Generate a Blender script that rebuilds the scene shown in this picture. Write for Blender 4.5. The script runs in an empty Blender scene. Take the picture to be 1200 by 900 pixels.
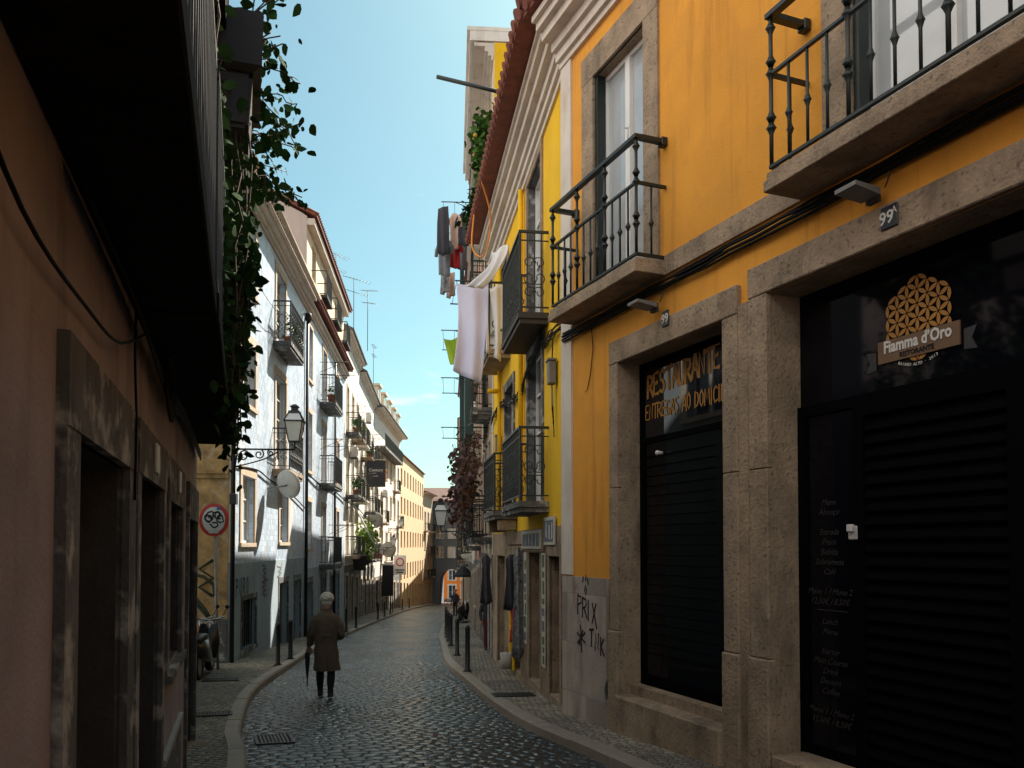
import bpy, bmesh, math, random
from mathutils import Vector, Matrix
R = math.radians
random.seed(7)
sc = bpy.context.scene
COL = sc.collection
S = 52 / 980.0                     # the street falls 5.3 % away from the camera
def gz(Y, h=0.0): return -S * min(Y, 118.0) + h
PAV = 0.12                          # pavement height over the road

# ------------------------------------------------------------------ materials
def mat(name, col, rough=0.85, var=0.18, scale=1.6, bump=0.25, bscale=45.0, metal=0.0, spec=0.5,
        stain=None, stain_amt=0.5, stain_scale=(2.2, 2.2, 0.5), rot=0.0, tiles=None, coat=0.0, spots=None, spot=(14.0, 0.62, 0.70, 0.6)):
    m = bpy.data.materials.new(name); m.use_nodes = True
    nt = m.node_tree; N = nt.nodes; L = nt.links
    b = N['Principled BSDF']
    b.inputs['Roughness'].default_value = rough
    b.inputs['Metallic'].default_value = metal
    b.inputs['Specular IOR Level'].default_value = spec
    if coat: b.inputs['Coat Weight'].default_value = coat
    tc = N.new('ShaderNodeTexCoord')
    src = tc.outputs['Object']
    def noise(sc_, det=6, vec=None, rough_=0.6):
        n = N.new('ShaderNodeTexNoise'); n.inputs['Scale'].default_value = sc_
        n.inputs['Detail'].default_value = det; n.inputs['Roughness'].default_value = rough_
        L.new(vec or src, n.inputs['Vector']); return n.outputs['Fac']
    def ramp(fac, a, c):
        r = N.new('ShaderNodeMapRange'); r.inputs['From Min'].default_value = a; r.inputs['From Max'].default_value = c
        L.new(fac, r.inputs['Value']); return r.outputs['Result']
    def mix(fac, A, B, mode='MIX'):
        x = N.new('ShaderNodeMix'); x.data_type = 'RGBA'; x.blend_type = mode
        if isinstance(fac, float): x.inputs[0].default_value = fac
        else: L.new(fac, x.inputs[0])
        for k, v in ((6, A), (7, B)):
            if isinstance(v, tuple): x.inputs[k].default_value = (*v, 1)
            else: L.new(v, x.inputs[k])
        return x.outputs[2]
    lo = tuple(c * (1 - var) for c in col); hi = tuple(min(1, c * (1 + var)) for c in col)
    c = mix(ramp(noise(scale, 8), 0.3, 0.7), lo, hi)
    height = None
    if tiles:
        tw, th, mort, mcol, vec_mode = tiles
        if vec_mode == 'wall':
            sx = N.new('ShaderNodeSeparateXYZ'); L.new(src, sx.inputs[0])
            cb = N.new('ShaderNodeCombineXYZ'); L.new(sx.outputs[0], cb.inputs[0]); L.new(sx.outputs[2], cb.inputs[1])
            v = cb.outputs[0]
        else: v = src
        br = N.new('ShaderNodeTexBrick'); br.offset = 0.0
        br.inputs['Scale'].default_value = 1.0
        br.inputs['Brick Width'].default_value = tw; br.inputs['Row Height'].default_value = th
        br.inputs['Mortar Size'].default_value = mort; br.inputs['Mortar Smooth'].default_value = 0.2
        br.inputs['Color1'].default_value = (0.72, 0.72, 0.72, 1); br.inputs['Color2'].default_value = (1.1, 1.1, 1.1, 1)
        br.inputs['Mortar'].default_value = (0.9, 0.9, 0.9, 1)
        L.new(v, br.inputs['Vector'])
        c = mix(1.0, c, br.outputs['Color'], 'MULTIPLY')
        c = mix(br.outputs['Fac'], c, mcol)
        height = br.outputs['Fac']
    if stain:
        mp = N.new('ShaderNodeMapping'); mp.inputs['Scale'].default_value = stain_scale
        L.new(src, mp.inputs['Vector'])
        s = ramp(noise(1.0, 9, mp.outputs[0], 0.65), 0.52, 0.72)
        q = N.new('ShaderNodeMath'); q.operation = 'MULTIPLY'; L.new(s, q.inputs[0]); q.inputs[1].default_value = stain_amt
        c = mix(q.outputs[0], c, stain)
    if spots:
        s = ramp(noise(spot[0], 4), spot[1], spot[2])
        q = N.new('ShaderNodeMath'); q.operation = 'MULTIPLY'; L.new(s, q.inputs[0]); q.inputs[1].default_value = spot[3]
        c = mix(q.outputs[0], c, spots)
    L.new(c, b.inputs['Base Color'])
    if bump:
        bp = N.new('ShaderNodeBump'); bp.inputs['Strength'].default_value = bump; bp.inputs['Distance'].default_value = 0.02
        hn = noise(bscale, 5)
        if height is not None:
            sb = N.new('ShaderNodeMath'); sb.operation = 'SUBTRACT'; L.new(hn, sb.inputs[0]); L.new(height, sb.inputs[1]); hn = sb.outputs[0]
        L.new(hn, bp.inputs['Height']); L.new(bp.outputs[0], b.inputs['Normal'])
    return m

def sett_mat(name, cols, cell, rough, stretch, rot, mortar, strength=0.9, spec=0.5):
    """stone setts: jittered cells in rows, each with its own tone and rounded top"""
    m = bpy.data.materials.new(name); m.use_nodes = True
    nt = m.node_tree; N = nt.nodes; L = nt.links; b = N['Principled BSDF']
    b.inputs['Specular IOR Level'].default_value = spec
    tc = N.new('ShaderNodeTexCoord')
    mp = N.new('ShaderNodeMapping'); mp.inputs['Rotation'].default_value = (0, 0, rot); L.new(tc.outputs['Object'], mp.inputs[0])
    # wobble
    nz = N.new('ShaderNodeTexNoise'); nz.inputs['Scale'].default_value = 1.3; nz.inputs['Detail'].default_value = 3; L.new(mp.outputs[0], nz.inputs['Vector'])
    ad = N.new('ShaderNodeMix'); ad.data_type = 'VECTOR'; ad.inputs[0].default_value = 0.09
    L.new(mp.outputs[0], ad.inputs[4]); L.new(nz.outputs['Color'], ad.inputs[5])
    st = N.new('ShaderNodeMapping'); st.inputs['Scale'].default_value = (1 / (cell * stretch), 1 / cell, 0); L.new(ad.outputs[1], st.inputs[0])
    # brick-style row shift: x += 0.5*floor(y) mod
    sx = N.new('ShaderNodeSeparateXYZ'); L.new(st.outputs[0], sx.inputs[0])
    fl = N.new('ShaderNodeMath'); fl.operation = 'FLOOR'; L.new(sx.outputs[1], fl.inputs[0])
    hf = N.new('ShaderNodeMath'); hf.operation = 'MULTIPLY_ADD'; L.new(fl.outputs[0], hf.inputs[0]); hf.inputs[1].default_value = 0.47; L.new(sx.outputs[0], hf.inputs[2])
    cb = N.new('ShaderNodeCombineXYZ'); L.new(hf.outputs[0], cb.inputs[0]); L.new(sx.outputs[1], cb.inputs[1])
    def vor(feat):
        v = N.new('ShaderNodeTexVoronoi'); v.feature = feat; v.voronoi_dimensions = '2D'
        v.inputs['Scale'].default_value = 1.0; v.inputs['Randomness'].default_value = 0.55
        L.new(cb.outputs[0], v.inputs['Vector']); return v
    v1 = vor('F1'); v2 = vor('DISTANCE_TO_EDGE')
    cr = N.new('ShaderNodeValToRGB'); e = cr.color_ramp.elements
    e[0].position = 0.0; e[0].color = (*cols[0], 1); e[1].position = 1.0; e[1].color = (*cols[-1], 1)
    for i, c_ in enumerate(cols[1:-1]): cr.color_ramp.elements.new((i + 1) / (len(cols) - 1)).color = (*c_, 1)
    rs = N.new('ShaderNodeSeparateXYZ'); L.new(v1.outputs['Color'], rs.inputs[0]); L.new(rs.outputs[0], cr.inputs[0])
    n2 = N.new('ShaderNodeTexNoise'); n2.inputs['Scale'].default_value = 0.6; n2.inputs['Detail'].default_value = 6; L.new(tc.outputs['Object'], n2.inputs['Vector'])
    mr = N.new('ShaderNodeMapRange'); mr.inputs['From Min'].default_value = 0.35; mr.inputs['From Max'].default_value = 0.68
    mr.inputs['To Min'].default_value = 0.5; mr.inputs['To Max'].default_value = 1.5; L.new(n2.outputs['Fac'], mr.inputs[0])
    mu = N.new('ShaderNodeMix'); mu.data_type = 'RGBA'; mu.blend_type = 'MULTIPLY'; mu.inputs[0].default_value = 1
    L.new(cr.outputs[0], mu.inputs[6]); L.new(mr.outputs[0], mu.inputs[7])
    ed = N.new('ShaderNodeMapRange'); ed.inputs['From Min'].default_value = 0.02; ed.inputs['From Max'].default_value = 0.12; L.new(v2.outputs['Distance'], ed.inputs[0])
    mo = N.new('ShaderNodeMix'); mo.data_type = 'RGBA'; L.new(ed.outputs[0], mo.inputs[0]); mo.inputs[6].default_value = (*mortar, 1); L.new(mu.outputs[2], mo.inputs[7])
    L.new(mo.outputs[2], b.inputs['Base Color'])
    rr = N.new('ShaderNodeMapRange'); rr.inputs['From Min'].default_value = 0.35; rr.inputs['From Max'].default_value = 0.65
    rr.inputs['To Min'].default_value = rough[0]; rr.inputs['To Max'].default_value = rough[1]; L.new(n2.outputs['Fac'], rr.inputs[0])
    r2 = N.new('ShaderNodeMix'); r2.data_type = 'FLOAT'; L.new(ed.outputs[0], r2.inputs[0]); r2.inputs[2].default_value = 0.95; L.new(rr.outputs[0], r2.inputs[3])
    L.new(r2.outputs[0], b.inputs['Roughness'])
    e2 = N.new('ShaderNodeMapRange'); e2.interpolation_type = 'SMOOTHSTEP'; e2.inputs['From Max'].default_value = 0.38; L.new(v2.outputs['Distance'], e2.inputs[0])
    n3 = N.new('ShaderNodeTexNoise'); n3.inputs['Scale'].default_value = 28; n3.inputs['Detail'].default_value = 4; L.new(tc.outputs['Object'], n3.inputs['Vector'])
    hh = N.new('ShaderNodeMath'); hh.operation = 'MULTIPLY_ADD'; L.new(n3.outputs['Fac'], hh.inputs[0]); hh.inputs[1].default_value = 0.5; L.new(e2.outputs[0], hh.inputs[2])
    h3 = N.new('ShaderNodeMath'); h3.operation = 'MULTIPLY_ADD'; L.new(rs.outputs[1], h3.inputs[0]); h3.inputs[1].default_value = 0.5; L.new(hh.outputs[0], h3.inputs[2])
    bp = N.new('ShaderNodeBump'); bp.inputs['Strength'].default_value = strength; bp.inputs['Distance'].default_value = 0.022
    L.new(h3.outputs[0], bp.inputs['Height']); L.new(bp.outputs[0], b.inputs['Normal'])
    return m

ST = (0.10, 0.085, 0.07)
MT = dict(
    orange=mat('orange_plaster', (0.70, 0.305, 0.032), 0.9, 0.15, 0.8, 0.35, 60, stain=(0.30, 0.11, 0.018), stain_amt=0.6, stain_scale=(5.5, 5.5, 0.45), spots=(0.60, 0.27, 0.04), spot=(1.1, 0.55, 0.575, 0.35)),
    yellow=mat('yellow_plaster', (0.84, 0.50, 0.006), 0.9, 0.10, 0.9, 0.3, 60, stain=(0.5, 0.27, 0.02), stain_amt=0.35, stain_scale=(3, 3, .4)),
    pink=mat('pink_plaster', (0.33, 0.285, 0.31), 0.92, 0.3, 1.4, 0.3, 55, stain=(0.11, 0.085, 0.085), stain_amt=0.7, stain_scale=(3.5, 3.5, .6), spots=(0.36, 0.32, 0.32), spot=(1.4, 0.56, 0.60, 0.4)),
    bluetile=mat('blue_glazed_tile', (0.53, 0.65, 0.80), 0.42, 0.16, 0.7, 0.2, 12, tiles=(0.15, 0.15, 0.006, (0.42, 0.46, 0.5), 'wall'), stain=(0.80, 0.80, 0.79), stain_amt=0.8, stain_scale=(0.7, 0.7, .35)),
    bluepaint=mat('grey_blue_paint', (0.30, 0.38, 0.43), 0.85, 0.14, 1.2, 0.3, 40, stain=(0.17, 0.2, 0.22), stain_amt=0.5),
    ochre=mat('ochre_weathered_plaster', (0.44, 0.28, 0.12), 0.92, 0.45, 2.6, 0.7, 16, stain=(0.13, 0.095, 0.06), stain_amt=0.9, stain_scale=(2.2, 2.2, 1.4), spots=(0.50, 0.42, 0.32), spot=(3.2, 0.56, 0.64, 0.6)),
    cream=mat('cream_plaster', (0.62, 0.53, 0.40), 0.9, 0.12, 1.0, 0.25, 50, stain=(0.4, 0.32, 0.24), stain_amt=0.5),
    white=mat('white_plaster', (0.74, 0.71, 0.65), 0.9, 0.12, 1.0, 0.25, 50, stain=(0.36, 0.33, 0.29), stain_amt=0.55),
    gable=mat('pinkish_render', (0.52, 0.44, 0.40), 0.92, 0.10, 1.0, 0.3, 40, stain=(0.35, 0.3, 0.27), stain_amt=0.4),
    beige=mat('beige_plaster', (0.64, 0.49, 0.31), 0.9, 0.10, 0.8, 0.2, 50),
    grey=mat('grey_plaster', (0.30, 0.32, 0.33), 0.9, 0.12, 1.0, 0.25, 50, stain=(0.2, 0.2, 0.2)),
    slate=mat('dark_slate_render', (0.15, 0.18, 0.21), 0.9, 0.12, 1.0, 0.2, 50),
    rose=mat('rose_plaster', (0.5, 0.27, 0.2), 0.9, 0.12, 1.0, 0.25, 50, stain=(0.3, 0.18, 0.14)),
    bright_orange=mat('bright_orange_plaster', (0.92, 0.27, 0.045), 0.9, 0.08, 1.0, 0.1, 50),
    stone=mat('limestone', (0.31, 0.23, 0.155), 0.88, 0.3, 3.2, 0.8, 30, stain=(0.10, 0.075, 0.055), stain_amt=0.9, stain_scale=(2.4, 2.4, .9), spots=(0.10, 0.08, 0.065), spot=(24.0, 0.58, 0.66, 0.75)),
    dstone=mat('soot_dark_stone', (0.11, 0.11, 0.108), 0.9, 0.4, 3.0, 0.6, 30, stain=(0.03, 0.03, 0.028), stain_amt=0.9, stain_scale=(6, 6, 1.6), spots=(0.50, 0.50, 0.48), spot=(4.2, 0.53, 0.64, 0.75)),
    dark_reveal=mat('dark_recess', (0.05, 0.048, 0.046), 0.9, 0.3, 3.0, 0.4, 30),  # doorway reveals, darker than the stone around them
    quoin=mat('warm_quoin_stone', (0.50, 0.41, 0.31), 0.88, 0.15, 2.0, 0.35, 40, stain=(0.33, 0.22, 0.13), stain_amt=0.6),
    trim=mat('off_white_trim', (0.62, 0.56, 0.49), 0.85, 0.10, 1.5, 0.2, 40, stain=(0.38, 0.31, 0.25), stain_amt=0.6, stain_scale=(3, 3, 1)),
    slabtile=mat('pale_plinth_tiles', (0.36, 0.31, 0.27), 0.8, 0.2, 2.0, 0.35, 30, tiles=(0.52, 0.62, 0.004, (0.22, 0.19, 0.165), 'wall'), stain=(0.14, 0.115, 0.095), stain_amt=0.85),
    roof=mat('red_clay_tile', (0.17, 0.05, 0.032), 0.85, 0.35, 5, 0.4, 30, stain=(0.12, 0.06, 0.045), stain_amt=0.6),
    groof=mat('grey_roof', (0.17, 0.17, 0.18), 0.8, 0.2, 2, 0.2, 30),
    broof=mat('brown_far_roof', (0.16, 0.095, 0.075), 0.85, 0.2, 2, 0.2, 30),
    iron=mat('black_iron', (0.006, 0.007, 0.007), 0.5, 0.3, 8, 0.15, 60, metal=0.0, spec=0.5),
    greeniron=mat('dark_green_iron', (0.006, 0.013, 0.012), 0.45, 0.3, 8, 0.15, 60, spec=0.5),
    white_paint=mat('white_paint', (0.72, 0.72, 0.70), 0.5, 0.05, 4, 0.05, 40),
    pale_door=mat('aged_white_paint', (0.52, 0.53, 0.52), 0.55, 0.1, 4, 0.1, 40),
    glass=mat('window_glass', (0.035, 0.045, 0.055), 0.04, 0.1, 0.7, 0.02, 2.0, spec=0.8),
    lightglass=mat('curtained_glass', (0.42, 0.45, 0.47), 0.06, 0.12, 2.2, 0.02, 2.0, spec=0.7, coat=0.6),
    shopglass=mat('dark_shop_glass', (0.002, 0.0025, 0.005), 0.05, 0.1, 0.8, 0.0, 2.0, spec=0.22),
    black=mat('black_void', (0.006, 0.006, 0.007), 0.9, 0.1, 4, 0.1, 30),
    transom=mat('transom_glass', (0.003, 0.004, 0.008), 0.03, 0.1, 0.8, 0.0, 2.0, spec=0.6),
    blackslat=mat('black_steel_slat', (0.0022, 0.0022, 0.003), 0.85, 0.2, 4, 0.1, 30, spec=0.03),
    darkwood=mat('dark_wood', (0.028, 0.022, 0.02), 0.6, 0.3, 5, 0.3, 30, stain=(0.012, 0.01, 0.01)),
    soffit=mat('shade_black_soffit', (0.012, 0.011, 0.011), 0.9, 0.4, 3, 0.4, 20, spec=0.1),  # near-black colour stands in for the shade under the left balconies
    greywood=mat('grey_wood', (0.10, 0.10, 0.10), 0.7, 0.2, 5, 0.2, 30),
    greenwood=mat('green_painted_wood', (0.02, 0.05, 0.045), 0.6, 0.2, 5, 0.2, 30),
    cable=mat('black_cable', (0.005, 0.005, 0.005), 0.7, 0.2, 8, 0.0, spec=0.15),
    gold=mat('gold_lettering', (0.36, 0.165, 0.028), 0.6, 0.12, 6, 0.0),
    ltr=mat('white_lettering', (0.62, 0.60, 0.56), 0.6, 0.05, 6, 0.0),
    dim=mat('grey_lettering', (0.030, 0.029, 0.027), 0.6, 0.05, 6, 0.0),
    spray=mat('black_spray_paint', (0.012, 0.012, 0.013), 0.6, 0.2, 6, 0.0),
    brownspray=mat('faded_brown_spray', (0.10, 0.07, 0.07), 0.7, 0.2, 6, 0.0),
    redspray=mat('faded_red_spray', (0.36, 0.17, 0.14), 0.8, 0.2, 6, 0.0),
    greenspray=mat('dark_green_spray', (0.05, 0.07, 0.045), 0.8, 0.3, 6, 0.0),
    yellowspray=mat('yellow_spray', (0.42, 0.42, 0.06), 0.8, 0.3, 6, 0.0),
    banner=mat('brown_sign_banner', (0.15, 0.085, 0.045), 0.6, 0.15, 5, 0.05, 30),
    bannergrey=mat('grey_ribbon_tail', (0.028, 0.028, 0.03), 0.6, 0.15, 5, 0.05, 30),
    plate=mat('enamel_plate', (0.012, 0.012, 0.018), 0.35, 0.1, 5, 0.0),
    galv=mat('galvanised_steel', (0.34, 0.34, 0.33), 0.5, 0.15, 5, 0.1, 40, metal=0.3),
    signred=mat('sign_red', (0.50, 0.035, 0.03), 0.5, 0.08, 5, 0.0),
    signwhite=mat('sign_white', (0.62, 0.60, 0.58), 0.5, 0.08, 5, 0.0),
    signblue=mat('sign_blue', (0.06, 0.16, 0.4), 0.5, 0.08, 5, 0.0),
    dish=mat('dish_white', (0.46, 0.45, 0.41), 0.6, 0.12, 4, 0.05, 30, stain=(0.3, 0.28, 0.24)),
    frost=mat('frosted_lamp_glass', (0.60, 0.60, 0.57), 0.35, 0.08, 4, 0.0),
    kerb=mat('kerb_stone', (0.30, 0.255, 0.20), 0.6, 0.22, 3.0, 0.4, 35, stain=(0.14, 0.11, 0.085), stain_amt=0.7, stain_scale=(3, 3, 3)),
    iron_grate=mat('cast_iron_grate', (0.035, 0.035, 0.036), 0.45, 0.2, 9, 0.2, 60, metal=0.5),
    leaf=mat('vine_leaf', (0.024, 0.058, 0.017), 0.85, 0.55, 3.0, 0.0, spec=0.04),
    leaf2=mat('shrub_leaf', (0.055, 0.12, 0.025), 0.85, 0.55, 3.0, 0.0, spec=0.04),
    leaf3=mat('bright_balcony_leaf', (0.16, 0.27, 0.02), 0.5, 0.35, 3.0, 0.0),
    dryleaf=mat('dry_rust_leaf', (0.085, 0.042, 0.04), 0.7, 0.5, 3.0, 0.0),
    stem=mat('woody_stem', (0.06, 0.045, 0.03), 0.9, 0.2, 4, 0.2, 40),
    fruit=mat('yellow_fruit', (0.7, 0.42, 0.03), 0.5, 0.1, 4, 0.0),
    terracotta=mat('terracotta', (0.30, 0.10, 0.05), 0.85, 0.2, 4, 0.2, 30),
    plastic=mat('dark_brown_plastic', (0.030, 0.022, 0.022), 0.5, 0.15, 4, 0.05, 30),
    sheet=mat('lilac_white_cotton', (0.60, 0.60, 0.78), 0.9, 0.05, 2, 0.15, 30),
    sheer=mat('sheer_white_cotton', (0.66, 0.66, 0.68), 0.9, 0.05, 2, 0.1, 30),
    lilac=mat('lilac_cotton', (0.45, 0.36, 0.50), 0.9, 0.08, 2, 0.15, 30),
    green_cloth=mat('lime_green_cotton', (0.24, 0.36, 0.015), 0.9, 0.08, 2, 0.15, 30),
    dark_cloth=mat('charcoal_cotton', (0.035, 0.035, 0.045), 0.9, 0.2, 3, 0.15, 30),
    grey_cloth=mat('grey_cotton', (0.16, 0.17, 0.19), 0.9, 0.2, 3, 0.15, 30),
    red_cloth=mat('red_cotton', (0.40, 0.025, 0.03), 0.9, 0.15, 3, 0.15, 30),
    maroon=mat('maroon_cotton', (0.09, 0.014, 0.018), 0.9, 0.15, 3, 0.15, 30),
    peach=mat('peach_cotton', (0.55, 0.38, 0.30), 0.9, 0.1, 3, 0.15, 30),
    stripe=mat('black_white_print', (0.20, 0.21, 0.22), 0.9, 0.8, 16, 0.15, 30),
    orange_cloth=mat('orange_cotton', (0.70, 0.25, 0.04), 0.9, 0.12, 3, 0.1, 30),
    wool=mat('brown_wool', (0.15, 0.11, 0.078), 0.95, 0.2, 14, 0.5, 160),
    trouser=mat('dark_trouser', (0.016, 0.014, 0.015), 0.9, 0.2, 6, 0.2, 60),
    skin=mat('skin', (0.42, 0.22, 0.15), 0.6, 0.08, 6, 0.05, 60),
    hair=mat('white_hair', (0.80, 0.75, 0.67), 0.85, 0.3, 34, 1.0, 70),
    leather=mat('black_leather', (0.012, 0.011, 0.011), 0.4, 0.1, 6, 0.1, 60),
    rubber=mat('black_rubber', (0.014, 0.014, 0.014), 0.7, 0.1, 6, 0.1, 60),
    orange_paint=mat('orange_bodywork', (0.62, 0.13, 0.02), 0.35, 0.08, 4, 0.0, coat=0.5),
    black_paint=mat('black_bodywork', (0.012, 0.012, 0.013), 0.3, 0.1, 4, 0.0, coat=0.5),
    chrome=mat('chrome', (0.6, 0.6, 0.6), 0.2, 0.05, 4, 0.0, metal=1.0),
    awning=mat('dark_awning_cloth', (0.02, 0.02, 0.023), 0.85, 0.2, 4, 0.1, 30),
    paper=mat('printed_paper', (0.55, 0.55, 0.50), 0.9, 0.1, 5, 0.1, 30),
    paperblue=mat('blue_grey_poster', (0.12, 0.15, 0.19), 0.8, 0.6, 14, 0.0),
    papergreen=mat('green_poster_block', (0.06, 0.14, 0.05), 0.8, 0.3, 9, 0.0),
    litter=mat('crumpled_white_paper', (0.40, 0.40, 0.38), 0.9, 0.1, 5, 0.2, 30),
    lampgrey=mat('grey_lamp_casing', (0.16, 0.155, 0.15), 0.5, 0.1, 5, 0.1, 30),
    steelbox=mat('black_meter_box', (0.02, 0.02, 0.022), 0.6, 0.1, 5, 0.1, 30),
)
MT['road'] = sett_mat('wet_basalt_setts', [(0.012, 0.015, 0.018), (0.040, 0.046, 0.052), (0.022, 0.027, 0.031), (0.095, 0.10, 0.105)], 0.14, (0.13, 0.36), 1.2, R(-17), (0.004, 0.004, 0.004), 0.85, spec=0.95)
MT['calcada'] = sett_mat('limestone_pavement_setts', [(0.20, 0.17, 0.13), (0.34, 0.30, 0.23), (0.15, 0.13, 0.10), (0.28, 0.25, 0.20)], 0.08, (0.5, 0.75), 1.1, R(24), (0.035, 0.03, 0.024), 0.9)
MT['earth'] = mat('dark_earth', (0.10, 0.09, 0.08), 0.95, 0.3, 0.5, 0.3, 8)

# ------------------------------------------------------------------ frames and mesh building
class Fr:
    """facade frame: u along the facade, d outward, z up (absolute); off = where the thing's origin sits"""
    def __init__(s, P, ang, sg, off=(0, 0, 0)):
        s.P, s.ang, s.sg, s.off = P, ang, sg, off
        s.rot = Matrix.Rotation(ang, 4, 'Z')
    def at(s, u, d, z): return Fr(s.P, s.ang, s.sg, (u, d, z))
    def M(s):
        u, d, z = s.off
        return Matrix.Translation(Vector((s.P[0], s.P[1], 0)) + s.rot.to_3x3() @ Vector((s.sg * u, d, z))) @ s.rot
    def w(s, u, d, z): return Vector((s.P[0], s.P[1], 0)) + s.rot.to_3x3() @ Vector((s.sg * u, d, z))
def frame(P0, P1, side):
    e = Vector((P1[0] - P0[0], P1[1] - P0[1])).normalized()
    x = e if side > 0 else -e               # right-hand facades: local x runs away from the camera
    return Fr(P0, math.atan2(x.y, x.x), 1 if side > 0 else -1)
W = Fr((0, 0), 0, 1)
def wf(x, y, z, rz=0.0): return Fr((x, y), rz, 1, (0, 0, z))   # a free-standing thing: coordinates relative, z absolute

class MB:
    def __init__(s, f): s.f = f; s.bm = bmesh.new()
    def c(s, p):
        o = s.f.off; return Vector((s.f.sg * (p[0] - o[0]), p[1] - o[1], p[2] - o[2]))
    def face(s, pts, smooth=False):
        vs = [s.bm.verts.new(s.c(p)) for p in pts]
        try:
            fc = s.bm.faces.new(vs); fc.smooth = smooth
        except ValueError: pass
    def box(s, u0, u1, d0, d1, z0, z1, bev=0.0):
        v = [s.bm.verts.new(s.c(p)) for p in ((u0, d0, z0), (u1, d0, z0), (u1, d1, z0), (u0, d1, z0), (u0, d0, z1), (u1, d0, z1), (u1, d1, z1), (u0, d1, z1))]
        fs = [s.bm.faces.new([v[i] for i in q]) for q in ((0, 3, 2, 1), (4, 5, 6, 7), (0, 1, 5, 4), (1, 2, 6, 5), (2, 3, 7, 6), (3, 0, 4, 7))]
        if bev:
            es = set(e for f_ in fs for e in f_.edges)
            bmesh.ops.bevel(s.bm, geom=list(es), offset=bev, segments=1, affect='EDGES', clamp_overlap=True)
        return s
    def loft(s, rings, cap=True, smooth=True, close=True):
        """rings: lists of points of the same length"""
        vr = [[s.bm.verts.new(s.c(p)) for p in r] for r in rings]
        n = len(vr[0])
        for a, b in zip(vr, vr[1:]):
            for i in range(n if close else n - 1):
                j = (i + 1) % n
                fc = s.bm.faces.new([a[i], a[j], b[j], b[i]]); fc.smooth = smooth
        if cap and close:
            for r in (vr[0], vr[-1]):
                try: s.bm.faces.new(r)
                except ValueError: pass
        return s
    def tube(s, pts, r, n=6, r1=None, flat=1.0):
        pts = [Vector(p) for p in pts]
        rings = []
        up0 = Vector((0, 0, 1))
        for i, p in enumerate(pts):
            t = (pts[min(i + 1, len(pts) - 1)] - pts[max(i - 1, 0)])
            if t.length < 1e-9: t = Vector((0, 0, 1))
            t.normalize()
            a = t.cross(up0)
            if a.length < 0.15: a = t.cross(Vector((1, 0, 0)))
            a.normalize(); b = t.cross(a)
            rr = r if r1 is None else r + (r1 - r) * i / max(1, len(pts) - 1)
            rings.append([p + (a * math.cos(k) + b * math.sin(k) * flat) * rr for k in [2 * math.pi * q / n for q in range(n)]])
        # keep rings from twisting
        for q in range(1, len(rings)):
            best = min(range(n), key=lambda k: sum((rings[q][(i + k) % n] - rings[q - 1][i]).length_squared for i in range(0, n, 2)))
            rings[q] = [rings[q][(i + best) % n] for i in range(n)]
        return s.loft(rings)
    def lathe(s, u, d, prof, n=8):
        """prof: (radius, z) bottom to top"""
        return s.loft([[(u + r * math.cos(k), d + r * math.sin(k), z) for k in [2 * math.pi * q / n for q in range(n)]] for r, z in prof])
    def prism(s, poly, d0, d1):
        """poly in (u,z), extruded in d"""
        return s.loft([[(a, d0, b) for a, b in poly], [(a, d1, b) for a, b in poly]], smooth=False)
    def strip(s, pts, w, d):
        """flat painted stroke on the plane d, points (u,z)"""
        P = [Vector((a, b)) for a, b in pts]
        L_, R_ = [], []
        for i, p in enumerate(P):
            t = (P[min(i + 1, len(P) - 1)] - P[max(i - 1, 0)])
            t = t.normalized() if t.length > 1e-9 else Vector((1, 0))
            n = Vector((-t.y, t.x)) * w / 2
            ext = t * w * 0.35 * (-1 if i == 0 else 1 if i == len(P) - 1 else 0)
            L_.append(p + n + ext); R_.append(p - n + ext)
        for i in range(len(P) - 1):
            s.face([(L_[i].x, d, L_[i].y), (L_[i + 1].x, d, L_[i + 1].y), (R_[i + 1].x, d, R_[i + 1].y), (R_[i].x, d, R_[i].y)])
    def sphere(s, c, r, n=8, m=5, sq=(1, 1, 1)):
        rings = [[(c[0] + sq[0] * r * math.sin(a) * math.cos(k), c[1] + sq[1] * r * math.sin(a) * math.sin(k), c[2] - sq[2] * r * math.cos(a)) for k in [2 * math.pi * q / n for q in range(n)]] for a in [math.pi * (0.06 + 0.88 * j / m) for j in range(m + 1)]]
        return s.loft(rings)
    def build(s, name, m, parent=None, norm=True):
        if norm: bmesh.ops.recalc_face_normals(s.bm, faces=s.bm.faces)
        me = bpy.data.meshes.new(name); s.bm.to_mesh(me); s.bm.free()
        me.materials.append(MT[m] if isinstance(m, str) else m)
        o = bpy.data.objects.new(name, me); COL.objects.link(o)
        if parent: o.parent = parent
        else: o.matrix_world = s.f.M()
        return o
def tag(o, label=None, cat=None, group=None, kind=None):
    if label: o['label'] = label
    if cat: o['category'] = cat
    if group: o['group'] = group
    if kind: o['kind'] = kind
    return o
def thing(name, f, label, cat, group=None):
    o = bpy.data.objects.new(name, None); COL.objects.link(o); o.matrix_world = f.M(); o.empty_display_size = 0.2
    return tag(o, label, cat, group)
def dup(root, M):
    r = root.copy(); COL.objects.link(r); r.matrix_world = M
    for ch in list(root.children):
        c = ch.copy(); COL.objects.link(c); c.parent = r
        for g in list(ch.children):
            k = g.copy(); COL.objects.link(k); k.parent = c
    return r
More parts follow.
